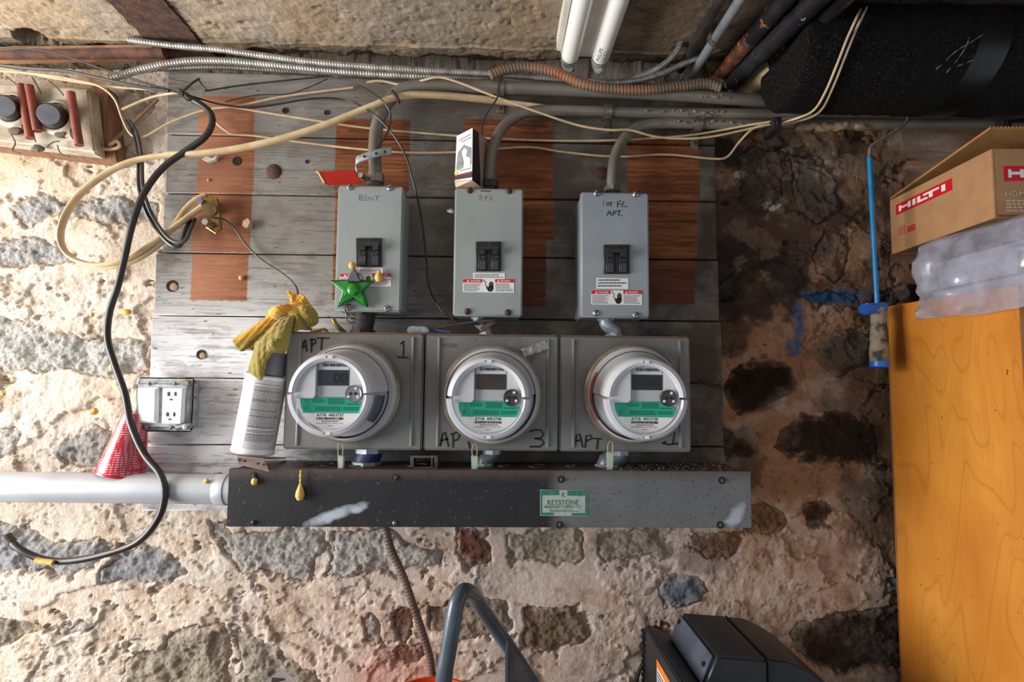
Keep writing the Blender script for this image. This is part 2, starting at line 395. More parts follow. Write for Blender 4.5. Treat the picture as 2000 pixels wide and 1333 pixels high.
for (c, pr, _), pl in zip(STONES, polys):
    x0, x1 = min(p[0] for p in pl) - .03, max(p[0] for p in pl) + .03; z0, z1 = min(p[1] for p in pl) - .03, max(p[1] for p in pl) + .03
    i0, i1 = np.searchsorted(xs, [x0, x1]); j0, j1 = np.searchsorted(zs, [z0, z1])
    X, Z = Xg[j0:j1, i0:i1], Zg[j0:j1, i0:i1]
    if X.size == 0: continue
    s = sdf(pl, X, Z) + (fbm(X, Z, .05, 501, 6, .62) - .5) * .046
    Hg[j0:j1, i0:i1] += -.020 * sst(s, .002, .012)
behind = sst(Xg, -.70, -.68) * sst(-Xg, -.405, -.385) * sst(Zg, 1.30, 1.32)      # keep clear of the plank board
Hg = np.where(behind > 0, np.minimum(Hg, .012), Hg)
Hg = np.clip(Hg, -.03, .03)
top = sst(Zg, ZC - .030, ZC - .010); Hg -= .05 * top                      # the open joint under the slab
wall = grid_mesh('wall_back', np.stack([Xg, -Hg, Zg], -1), None, mortar_c(Xg, Zg), MORTAR)
tag(wall, kind='structure')
for (c, pr, pts_), pl in zip(STONES, polys):
    x0, x1 = min(p[0] for p in pl) - .02, max(p[0] for p in pl) + .02; z0, z1 = min(p[1] for p in pl) - .02, max(p[1] for p in pl) + .02
    X, Z = np.meshgrid(np.arange(x0, x1, GS), np.arange(z0, z1, GS))
    s = sdf(pl, X, Z) + (fbm(X, Z, .05, 501, 6, .62) - .5) * .046
    rid = 1 - np.abs(2 * fbm(X, Z, .075, 541, 6, .6) - 1)
    hh = .011 * (fbm(X, Z, .26, 3, 3) - .5) + pr * .6 + .020 * (rid - .80) + .0045 * (fbm(X, Z, .012, 571, 4, .75) - .5) - .010 * np.abs(2 * fbm(X + .3 * Z, Z, .034, 577, 5, .6) - 1) - .012 * (1 - sst(s, -.004, .016))
    sd = random.randint(0, 999); gr = fbm(X, Z, .0055, 601 + sd, 3, .85); lg = fbm(X, Z, .06, 631 + sd, 3)
    base = lin(*c); col = base * (.30 + 1.4 * gr[..., None]) * (.75 + .5 * lg[..., None])
    dk = sst(gr, .60, .70)[..., None] * .5; col = col * (1 - dk) + col * .35 * dk
    lt = (sst(lg, .5, .62) * .35)[..., None]; col = col * (1 - lt) + (base * .5 + lin(214, 200, 180) * .35) * lt
    ed = (1 - sst(s + (gr - .5) * .02, .002, .018))[..., None] * .75; ed = np.maximum(ed, .62) if (1400 < pts_[0][0] < 1700 and pts_[0][1] < 570) else ed; col = col * (1 - ed) + mortar_c(X, Z) * ed
    col = paint_marks(X, Z, col)
    st = grid_mesh('stone', np.stack([X, -hh, Z], -1), s > -.007, np.clip(col, 0, .9), ROCK, None)
    l = st.location.copy(); st.parent = wall; st.location = l - wall.location
# ---------------------------------------------------------------- ceiling slab, floor, side wall with window
xs = np.concatenate([np.linspace(-1.95, -1.2, 8)[:-1], np.arange(-1.2, .80, .0034), np.linspace(.803, 2.0, 12)])
ys = np.concatenate([np.arange(.10, -.30, -.0032), np.linspace(-.302, -2.6, 20)])
X, Y = np.meshgrid(xs, ys)
hh = .006 * (fbm(X, Y, .12, 801, 4) - .5) + .003 * (fbm(X, Y, .02, 811, 3, .6) - .5) - .004 * sst(fbm(X, Y, .012, 821, 3, .6), .74, .82) - .002 * sst(fbm(X, Y * 3, .08, 823, 4, .6), .56, .6)
hh += .0016 * (vn(X, Y, .005, 835) - .5)
edge = sst(Y + (fbm(X, Y, .05, 831, 4, .6) - .5) * .05, -.035, .005); hh -= .045 * edge                 # broken, eroded edge along the wall
form = np.exp(-((Y + .062 + .004 * (fbm(X, Y, .3, 841, 2) - .5)) / .003) ** 2) ; hh += .0025 * form    # board mark of the formwork
hole = P(76, 62, .05)
hh -= .05 * sst(1.1 - (((X - hole.x) / .030) ** 2 + ((Y + .055) / .026) ** 2) + (fbm(X, Y, .03, 851, 5, .65) - .5) * 2.2, 0, .4)
w = fbm(X, Y, .12, 861, 4); w2 = fbm(X, Y, .03, 871, 4, .6)
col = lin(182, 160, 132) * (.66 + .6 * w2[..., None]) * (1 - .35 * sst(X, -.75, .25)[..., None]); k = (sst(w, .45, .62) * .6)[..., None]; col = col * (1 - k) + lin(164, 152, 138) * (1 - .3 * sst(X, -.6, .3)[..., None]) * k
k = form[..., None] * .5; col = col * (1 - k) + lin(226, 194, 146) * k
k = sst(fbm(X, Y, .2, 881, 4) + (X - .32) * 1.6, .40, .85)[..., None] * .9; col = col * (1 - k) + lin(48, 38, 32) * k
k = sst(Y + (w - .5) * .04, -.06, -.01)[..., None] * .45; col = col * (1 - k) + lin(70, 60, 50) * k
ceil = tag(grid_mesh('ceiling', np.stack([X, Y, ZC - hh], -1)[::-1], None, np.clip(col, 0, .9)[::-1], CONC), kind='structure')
RUST = M('rusted_steel', C(92, 60, 46), C(58, 40, 34), 60, .4, .6, .85, 0, .8, 240, spots=((C(128, 84, 52), 150, .62, .7),))
b0 = [P(x, y, d) for x, y, d in ((262, -2, .105), (372, -2, .105))]
zb = ZC - .004; f = []
for (ya, yb) in ((-.36, .015),):
    n = 40; L, Rr = [], []
    for i in range(n + 1):
        y = ya + (yb - ya) * i / n; j1, j2 = random.uniform(-.0025, .0025), random.uniform(-.0025, .0025)
        L.append((b0[0].x + j1, y, zb)); Rr.append((b0[1].x + .008 * max(0, (y + .05)) / .05 + j2, y, zb))
    f = L + Rr[::-1]
MB().prism(f, (0, 0, .05)).build('steel_beam', RUST, ceil, bevel=.0015)
DARKF = M('concrete_floor', C(120, 112, 104), C(96, 90, 84), 8, rough=.9)
tag(MB().box(-2.05, 2.0, -2.6, .05, -.05, 0).build('floor', DARKF), kind='structure')
PLAST = M('lime_wash', C(190, 180, 168), C(170, 158, 144), 6, rough=.95)
wl = MB().box(-1.86, -1.77, -2.6, -1.26, 0, ZC).box(-1.86, -1.77, -.18, .05, 0, ZC).box(-1.86, -1.77, -1.26, -.18, 0, .94).box(-1.86, -1.77, -1.26, -.18, 2.04, ZC)
tag(wl.build('wall_left', PLAST, smooth=False), kind='structure')
# ================================================================ plank backboard
DB = .045                                                  # front face of the planks
def plankmat():
    m, t, b = newmat('weathered_painted_wood'); v = pos(t)
    sep = nd(t, 'ShaderNodeSeparateXYZ', {0: v}); x, z = sep.outputs[0], sep.outputs[2]
    warp = noise(t, pos(t, (3, 3, 9)), 3, 3)
    gv = nd(t, 'ShaderNodeCombineXYZ', {0: math_(t, 'MULTIPLY', x, 5.0), 1: math_(t, 'MULTIPLY', warp, 5.0), 2: math_(t, 'MULTIPLY', z, 170.0)}).outputs[0]
    grain = noise(t, gv, 1.0, 5, .6, .3)
    gv2 = nd(t, 'ShaderNodeCombineXYZ', {0: math_(t, 'MULTIPLY', x, 9.0), 1: math_(t, 'MULTIPLY', warp, 9.0), 2: math_(t, 'MULTIPLY', z, 420.0)}).outputs[0]
    fine = noise(t, gv2, 1.0, 4, .6, .2)
    # grey paint, whiter on the lower boards, worn down to the wood along the grain
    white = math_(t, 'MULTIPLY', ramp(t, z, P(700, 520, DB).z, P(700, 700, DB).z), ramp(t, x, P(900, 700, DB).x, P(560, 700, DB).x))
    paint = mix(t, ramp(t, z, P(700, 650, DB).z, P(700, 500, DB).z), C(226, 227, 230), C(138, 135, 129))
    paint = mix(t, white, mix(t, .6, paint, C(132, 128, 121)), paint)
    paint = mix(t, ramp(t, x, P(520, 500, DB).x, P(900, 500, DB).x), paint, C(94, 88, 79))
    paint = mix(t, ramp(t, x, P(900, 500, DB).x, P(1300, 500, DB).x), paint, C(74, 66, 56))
    patch = noise(t, v, 14, 4, .6)
    paint = mix(t, math_(t, 'MULTIPLY', ramp(t, patch, .45, .7), .35), paint, C(176, 172, 166))
    worn = math_(t, 'ADD', math_(t, 'MULTIPLY', grain, .65), math_(t, 'MULTIPLY', fine, .35))
    wl_ = math_(t, 'ADD', worn, math_(t, 'MULTIPLY', math_(t, 'SUBTRACT', noise(t, v, 9, 3), .5), .28))
    col = mix(t, math_(t, 'MULTIPLY', ramp(t, wl_, .51, .64), .62), paint, C(86, 76, 66))
    col = mix(t, ramp(t, noise(t, pos(t, (30, 30, 90)), 1.6, 4), .66, .72), col, C(96, 66, 48))
    col = mix(t, math_(t, 'MULTIPLY', ramp(t, noise(t, pos(t, (1, 1, 2)), 13, 5, .65), .54, .70), .55), col, C(92, 72, 58))
    # bare strips that the paint never reached
    jx = math_(t, 'ADD', x, math_(t, 'MULTIPLY', math_(t, 'SUBTRACT', noise(t, pos(t, (40, 1, 120)), 1.5, 4, .7), .5), .009))
    jz = math_(t, 'ADD', z, math_(t, 'MULTIPLY', math_(t, 'SUBTRACT', noise(t, pos(t, (60, 1, 20)), 1.5, 3, .6), .5), .010))
    wood = mix(t, ramp(t, grain, .40, .66), C(150, 90, 52), C(88, 50, 29))
    wood = mix(t, ramp(t, fine, .55, .72), wood, C(88, 46, 24))
    wood = mix(t, ramp(t, noise(t, pos(t, (1, 1, 3)), 9, 4), .45, .70), wood, C(98, 52, 28))
    wood = mix(t, math_(t, 'MULTIPLY', ramp(t, x, P(520, 500, DB).x, P(380, 500, DB).x), .65), wood, C(186, 130, 100))
    wood = mix(t, math_(t, 'MULTIPLY', math_(t, 'MULTIPLY', ramp(t, z, P(1300, 490, DB).z, P(1300, 530, DB).z), ramp(t, x, P(960, 500, DB).x, P(1010, 500, DB).x)), .6), wood, C(70, 40, 28))
    msk = None
    for x0, y0, x1, y1 in ((388, 188, 497, 262), (387, 262, 497, 378), (375, 378, 490, 493), (374, 495, 484, 588), (655, 233, 800, 376), (652, 376, 792, 588),
                           (906, 234, 1080, 388), (1000, 388, 1082, 470), (1000, 470, 1066, 600), (1225, 268, 1366, 395), (1230, 395, 1362, 506), (1230, 508, 1356, 594)):
        a, c = P(x0, (y0 + y1) / 2, DB), P(x1, (y0 + y1) / 2, DB); zt, zl = P((x0 + x1) / 2, y0, DB).z, P((x0 + x1) / 2, y1, DB).z
        k = math_(t, 'MULTIPLY', ramp(t, jx, a.x - .0012, a.x + .0012), ramp(t, jx, c.x + .0012, c.x - .0012))
        k = math_(t, 'MULTIPLY', k, math_(t, 'MULTIPLY', ramp(t, jz, zl - .0015, zl + .0015), ramp(t, jz, zt + .0015, zt - .0015)))
        msk = k if msk is None else math_(t, 'MAXIMUM', msk, k)
    col = mix(t, msk, col, wood)
    t.links.new(col, b.inputs['Base Color']); b.inputs['Roughness'].default_value = .75; b.inputs['Specular IOR Level'].default_value = .3
    bumpto(t, b, math_(t, 'ADD', grain, math_(t, 'MULTIPLY', fine, .6)), .55, .003)
    return m
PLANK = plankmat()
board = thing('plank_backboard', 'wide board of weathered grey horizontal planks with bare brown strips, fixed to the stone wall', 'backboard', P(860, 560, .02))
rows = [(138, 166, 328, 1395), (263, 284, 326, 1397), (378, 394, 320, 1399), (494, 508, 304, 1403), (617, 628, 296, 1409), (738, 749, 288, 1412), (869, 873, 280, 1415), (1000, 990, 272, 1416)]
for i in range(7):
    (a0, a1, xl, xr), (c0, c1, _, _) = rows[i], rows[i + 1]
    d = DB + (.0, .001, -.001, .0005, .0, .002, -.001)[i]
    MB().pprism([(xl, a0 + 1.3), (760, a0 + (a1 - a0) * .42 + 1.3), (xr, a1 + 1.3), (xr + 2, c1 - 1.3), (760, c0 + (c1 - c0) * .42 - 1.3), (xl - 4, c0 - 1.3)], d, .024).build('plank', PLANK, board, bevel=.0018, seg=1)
RUSTB = M('rusty_bolt', C(96, 58, 42), C(64, 42, 34), 200, rough=.8, bump=.5, bsc=500)
HOLE = M('dark_hole', C(58, 38, 28), C(34, 24, 20), 300, rough=.95)
for x, y, r in ((535, 336, 15), (1175, 339, 13)):
    MB().lathe([(0, .006), (.3 * r * .001, .0055), (.8 * r * .001, .004), (r * .001, .001), (r * .001, -.002)], P(x, y, DB), n=20).build('bolt', RUSTB, board)
for x, y, r in ((336, 559, 11), (393, 693, 9)):
    MB().lathe([(0, .0013), (r * .0005, .0016), (r * .00068, .0008)], P(x + r * .35, y + 2, DB + .001), n=9).build('hole_fill', M('mortar_fill', C(160, 134, 110), rough=.9), board)
for x, y, r in ((336, 559, 11), (393, 693, 9), (557, 216, 6), (638, 220, 5), (600, 316, 4), (463, 315, 9)):
    MB().lathe([(.0, .0004), (r * .0005, .0006), (r * .00085, .0012), (r * .001, .0003)], P(x, y, DB + .001), n=16).build('knot_hole', HOLE, board)

# ================================================================ breaker boxes
GREY = M('grey_enamel', C(150, 158, 156), C(140, 148, 147), 12, rough=.42, bump=.05, bsc=350, spots=((C(120, 112, 100), 240, .74, .78),))
GREY3 = M('grey_enamel_cool', C(146, 154, 160), C(132, 141, 148), 10, rough=.42, bump=.05, bsc=350, spots=((C(112, 108, 104), 240, .72, .77),))
BLACKP = M('black_bakelite', C(34, 34, 36), C(22, 22, 24), 90, rough=.45, bump=.15, bsc=500)
BLACKM = M('black_handle', C(52, 50, 48), C(36, 35, 34), 90, rough=.5)
STEEL = M('zinc_plated_steel', C(176, 176, 172), C(140, 140, 136), 120, rough=.36, metal=.85)
GALV = M('galvanised_steel', C(176, 183, 187), C(140, 148, 153), 90, rough=.45, metal=.35, bump=.15, bsc=300)
WHITE = M('white_label', C(226, 226, 224), rough=.5)
REDL = M('red_print', C(196, 34, 40), rough=.5)
INK = M('black_ink', C(20, 20, 20), rough=.6)
PENCIL = M('faint_pencil', C(92, 96, 96), rough=.7)
INKM = M('grey_print', C(96, 96, 98), rough=.6)
def wallbox(px, d0, d1, lip=.0):
    x0, y0, x1, y1 = px; a, b, c, e = P(x0, y0, d1), P(x1, y0, d1), P(x0, y1, d1), P(x1, y1, d1)
    return (a.x + c.x) / 2, (b.x + e.x) / 2, (c.z + e.z) / 2, (a.z + b.z) / 2
def screw(parent, x, y, d, mat, r=.006, rot=.6):
    o = P(x, y, d); MB().lathe([(0, .0034), (r * .5, .0031), (r * .85, .002), (r, .0004), (r, -.001)], o, n=14).build('screw', mat, parent)
    u = Vector((math.cos(rot), 0, math.sin(rot))); v = Vector((-u.z, 0, u.x)); c = o + Vector((0, -.0036, 0))
    MB().prism([c + u * r * .8 + v * r * .12, c - u * r * .8 + v * r * .12, c - u * r * .8 - v * r * .12, c + u * r * .8 - v * r * .12], (0, .001, 0)).build('screw_slot', INK, parent, smooth=False)
def danger(parent, x0, y0, x1, y1, d):
    s = MB().pprism([(x0, y0), (x1, y0 + 1), (x1, y1), (x0, y1 - 1)], d + .0006, .0006).build('warning_label', WHITE, parent, smooth=False)
    w = x1 - x0; h = y1 - y0; e = d + .0008
    MB().quad(x0, y0 + .5, x0 + w * .38, y0 + h * .27, e).build('red_band', REDL, s, smooth=False); MB().quad(x0 + w * .63, y0 + .5, x1, y0 + h * .27, e).build('red_band', REDL, s, smooth=False)
    text('DANGER', (x0 + w * .15, y0 + h * .08, x0 + w * .345, y0 + h * .22), e + .0003, WHITE, s, .01)
    text('PELIGRO', (x0 + w * .73, y0 + h * .08, x0 + w * .925, y0 + h * .22), e + .0003, WHITE, s, .01)
    mb = MB()
    for q in (.10, .69): mb.add([P(x0 + w * (q - .025), y0 + h * .23, e + .0003), P(x0 + w * (q + .025), y0 + h * .23, e + .0003), P(x0 + w * q, y0 + h * .06, e + .0003)], [(0, 1, 2)])
    mb.build('warning_triangle', WHITE, s, smooth=False)
    printrows(x0 + 2, y0 + h * .36, x0 + w * .36, y1 - 1.5, 6, e, .5).build('small_print', INKM, s, smooth=False)
    printrows(x0 + w * .64, y0 + h * .36, x1 - 2, y1 - 1.5, 6, e, .5).build('small_print', INKM, s, smooth=False)
    mb = MB(); q = lambda a, b: (x0 + w * a, y0 + h * b)          # hand and electric arc pictogram
    mb.add([P(*q(a, b), e) for a, b in ((.50, .55), (.585, .50), (.60, .72), (.565, .92), (.50, .92), (.475, .74))], [(0, 1, 2, 3, 4, 5)])
    for i in range(4): mb.stroke([q(.515 + i * .024, .58), q(.52 + i * .022, .20 + (.10, .02, .02, .10)[i])], e, .0016)
    mb.stroke([q(.49, .78), q(.46, .60)], e, .0018)
    mb.stroke([q(.405, .08), q(.455, .34), q(.43, .40), q(.48, .60)], e, .0012)
    mb.build('hand_pictogram', INK, s, smooth=False)
def breaker_box(px, label, gm, brk, screws, smat, rots):
    d1 = .135; x0, x1, z0, z1 = wallbox(px, DB, d1); T = thing('breaker_box', label, 'breaker box', ((x0 + x1) / 2, -DB, z0), 'grey breaker boxes in a row')
    g = .0022
    MB().box(x0 + g, x1 - g, -d1 + .002, -DB, z0 + g, z1 - g).build('enclosure', gm, T, bevel=.002)
    MB().box(x0, x1, -d1, -d1 + .010, z0, z1).build('cover', gm, T, bevel=.0028, seg=3)
    bx0, by0, bx1, by1 = brk; k = lambda a, b: (bx0 + (bx1 - bx0) * a, by0 + (by1 - by0) * b)
    B = MB().pprism([k(0, 0), k(1, 0), k(1, 1), k(0, 1)], d1 + .003, .006).build('breaker', BLACKP, T, bevel=.0008, seg=1)
    for o_ in (0, .5):
        MB().pprism([k(.10 + o_, .45), k(.40 + o_, .45), k(.40 + o_, .97), k(.10 + o_, .97)], d1 + .0055, .004).build('breaker_pole', BLACKP, B, bevel=.0008, seg=1)
        MB().pprism([k(.13 + o_, .20), k(.38 + o_, .20), k(.38 + o_, .42), k(.13 + o_, .42)], d1 + .012, .010).build('toggle', BLACKM, B, bevel=.0014)
        mb = printrows(*k(.15 + o_, .66), *k(.38 + o_, .95), 5, d1 + .0058, .5, ragged=.1)
        mb.build('breaker_print', INKM, B, smooth=False)
        mb = MB(); mb.stroke([k(.14 + o_, .47), k(.14 + o_, .60)], d1 + .0058, .0007).stroke([k(.40 + o_, .50), k(.26 + o_, .50), k(.26 + o_, .60)], d1 + .0058, .0007); mb.build('white_mark', INKM, B, smooth=False)
    MB().pprism([k(.10, .13), k(.92, .13), k(.92, .27), k(.10, .27)], d1 + .0145, .006).build('handle_tie', BLACKM, B, bevel=.0015)
    mb = MB().stroke([k(.03, .02), k(.03, .98)], d1 + .0033, .0007).stroke([k(.52, .02), k(.52, .98)], d1 + .0033, .0006); mb.build('edge_line', INKM, B, smooth=False)
    for (sx, sy), r_ in zip(screws, rots): screw(T, sx, sy, d1 + .0002, smat, rot=r_)
    return T
b1 = breaker_box((656, 363, 785, 609), 'grey breaker box marked BSMT, behind the green plastic star', GREY, (695, 465, 745, 521), ((684, 366), (762, 367), (756, 603), (680, 601)), STEEL, (.8, .2, .5, 2))
b2 = breaker_box((886, 368, 1021, 618), 'grey breaker box with rusty screws marked 2 FL., middle of the three', GREY, (929, 472, 979, 530), ((917, 372), (994, 373), (913, 609), (992, 611)), RUSTB, (1.2, 1.9, 1.2, 2))
b3 = breaker_box((1134, 376, 1268, 621), 'grey breaker box marked 1st FL. APT., rightmost of the three', GREY3, (1179, 478, 1230, 535), ((1166, 378), (1242, 380), (1164, 612), (1242, 616)), STEEL, (1.3, 1.2, 1.8, .3))
dd = .1354
MB().stroke([(702, 382), (701, 391)], dd, .001).stroke([(700, 382), (706, 381), (707, 385), (702, 386), (708, 388), (706, 391), (701, 391)], dd, .001).stroke([(717, 383), (712, 383), (711, 387), (716, 388), (715, 392), (710, 391)], dd, .001) \
    .stroke([(720, 392), (721, 384), (724, 389), (728, 385), (728, 392)], dd, .001).stroke([(732, 383), (741, 384)], dd, .001).stroke([(736, 384), (735, 392)], dd, .001).build('pencil_writing', PENCIL, b1, smooth=False)
MB().stroke([(935, 384), (938, 381), (941, 384), (935, 391), (942, 391)], dd, .001).stroke([(948, 392), (948, 382), (954, 382)], dd, .001).stroke([(948, 386), (953, 386)], dd, .001).stroke([(959, 382), (957, 391), (964, 391)], dd, .001).build('pencil_writing', PENCIL, b2, smooth=False)
MB().stroke([(939, 374), (944, 371), (946, 375), (950, 372), (953, 375), (958, 373)], dd, .0014).build('pen_scribble', INK, b2, smooth=False)
MB().stroke([(1179, 392), (1178, 402)], dd, .0008).stroke([(1189, 396), (1185, 396), (1185, 402), (1189, 402), (1188, 397)], dd, .0013).stroke([(1190, 396), (1196, 396)], dd, .0013).stroke([(1193, 396), (1193, 403)], dd, .0013) \
    .stroke([(1206, 405), (1206, 394), (1213, 393)], dd, .0015).stroke([(1206, 399), (1212, 398)], dd, .0015).stroke([(1218, 394), (1214, 404), (1221, 404)], dd, .0015).stroke([(1223, 403), (1224, 404)], dd, .0016) \
    .stroke([(1185, 421), (1190, 411), (1194, 421)], dd, .0015).stroke([(1187, 417), (1193, 416)], dd, .0015).stroke([(1197, 421), (1198, 412), (1203, 413), (1202, 417), (1198, 417)], dd, .0015).stroke([(1205, 412), (1212, 412)], dd, .0015).stroke([(1209, 412), (1208, 421)], dd, .0015).stroke([(1213, 421), (1214, 422)], dd, .0016).build('marker_writing', INK, b3, smooth=False)
danger(b1, 664, 534, 764, 560, .135); danger(b2, 904, 545, 1004, 572, .135); danger(b3, 1155, 567, 1254, 596, .135)
for T, bx in ((b1, (700, 523, 748, 533)), (b2, (924, 533, 986, 545)), (b3, (1165, 543, 1227, 564))):
    s = MB().pprism([(bx[0], bx[1]), (bx[2], bx[1] + 1), (bx[2], bx[3] + 1), (bx[0], bx[3])], .1355, .0005).build('instruction_label', WHITE, T, smooth=False)
    printrows(bx[0] + 3, bx[1] + 3, bx[2] - 3, bx[3] - 1, 3, .1358, .5).build('small_print', INKM, s, smooth=False)
mb = MB().tube(smoothpath([P(882, 410, .10), P(876, 412, .112), P(884, 414, .128)], .003), .003, 8); mb.build('side_latch', GALV, b2)

# ================================================================ meter sockets
SOCK = M('weathered_grey_enamel', C(126, 127, 125), C(108, 106, 100), 7, rough=.45, bump=.1, bsc=300, spots=((C(112, 80, 56), 42, .64, .74), (C(104, 98, 90), 22, .6, .8)))
RUSTE = M('rusty_edge', C(118, 82, 60), C(96, 84, 76), 90, .4, .6, .8, 0, .4, 300)
DS = .13
def socket(px, label):
    x0, x1, z0, z1 = wallbox(px, DB, DS); T = thing('meter_socket', label, 'meter socket', ((x0 + x1) / 2, -DB, z0), 'meter sockets side by side')
    MB().box(x0 + .001, x1 - .001, -DS + .0015, -DB, z0 + .001, z1 - .001).build('enclosure', SOCK, T, bevel=.0015)
    MB().box(x0, x1, -DS, -DS + .016, z0, z1).build('cover', SOCK, T, bevel=.003)
    MB().box(x0 + .003, x1 - .003, -DS - .0002, -DS + .02, z1 - .0035, z1 + .0006).build('top_flange', RUSTE, T, bevel=.001)
    n = (z1 - z0) * .93; zc = (z0 + z1) / 2
    for x in (x0 + .024, x1 - .018):
        MB().tube([(x, -DS + .0005, zc - n / 2), (x, -DS - .0002, zc - n / 2 + .004), (x, -DS - .0002, zc + n / 2 - .004), (x, -DS + .0005, zc + n / 2)], .0032, 8).build('ridge', SOCK, T)
    return T
s1 = socket((556, 650, 826, 879), 'grey meter socket marked APT 1, below the breaker box marked BSMT')
s2 = socket((829, 654, 1091, 881), 'grey meter socket marked APT 3, with silver tape on its upper right corner')
s3 = socket((1093, 657, 1349, 883), 'rightmost grey meter socket, marked APT at its lower left')
d = DS + .0005; w = .0032
MB().stroke([(588, 688), (593, 668), (596, 664), (599, 686)], d, w).stroke([(590, 679), (598, 676)], d, w).stroke([(608, 688), (609, 664)], d, w).stroke([(607, 664), (615, 663), (617, 669), (609, 675)], d, w).stroke([(620, 661), (642, 661)], d, w * .9).stroke([(629, 661), (627, 683)], d, w).build('marker_letters', INK, s1, smooth=False)
MB().stroke([(782, 672), (788, 666), (788, 696)], d, w * .9).stroke([(777, 698), (797, 699)], d, w * .9).build('marker_number', INK, s1, smooth=False)
MB().stroke([(860, 871), (865, 847), (869, 844), (876, 872)], d, w).stroke([(862, 861), (874, 858)], d, w).stroke([(885, 874), (885, 850)], d, w).stroke([(881, 849), (893, 845), (898, 851), (894, 859), (886, 862)], d, w).stroke([(915, 864), (918, 876)], d, w).build('marker_letters', INK, s2, smooth=False)
MB().stroke([(1035, 843), (1046, 840), (1057, 841), (1062, 850), (1054, 857), (1044, 857), (1058, 859), (1062, 866), (1055, 873), (1036, 873)], d, w).build('marker_number', INK, s2, smooth=False)
text('905500', (862, 671, 893, 679), d, INKM, s2, name='stamped_number')
MB().stroke([(1123, 871), (1126, 851), (1132, 848), (1138, 873)], d, w).stroke([(1125, 862), (1134, 860)], d, w).stroke([(1143, 874), (1145, 852), (1154, 851), (1156, 857), (1146, 862)], d, w).stroke([(1157, 857), (1175, 858)], d, w * .8).stroke([(1168, 858), (1166, 877)], d, w).build('marker_letters', INK, s3, smooth=False)
MB().stroke([(1318, 845), (1314, 866)], d, w * .8).stroke([(1294, 866), (1306, 869), (1323, 867)], d, w).stroke([(1296, 866), (1300, 864)], d, w).build('marker_number', INK, s3, smooth=False)
FOIL = M('crumpled_foil_tape', C(196, 194, 188), C(150, 146, 140), 120, rough=.42, metal=.6, bump=.9, bsc=130)
X_, Y_ = [], []
tp = MB(); n = 14
for i in range(n + 1):
    for j in range(5):
        a, b = i / n, j / 4; x = 1016 + 52 * a + 6 * b; y = 683 - 18 * a + 19 * b - 1
        tp.v.append(P(x, y, DS + .0015 + .004 * abs(math.sin(a * 9 + b * 2)) * (1 if a < .5 else .4)))
for i in range(n):
    for j in range(4): tp.f.append((i * 5 + j, i * 5 + j + 1, (i + 1) * 5 + j + 1, (i + 1) * 5 + j))
o = tp.build('foil_tape', FOIL, ang=60); md = o.modifiers.new('thick', 'SOLIDIFY'); md.thickness = .0006
tag(o, 'crumpled strip of silver tape on the meter socket marked APT 3', 'tape')

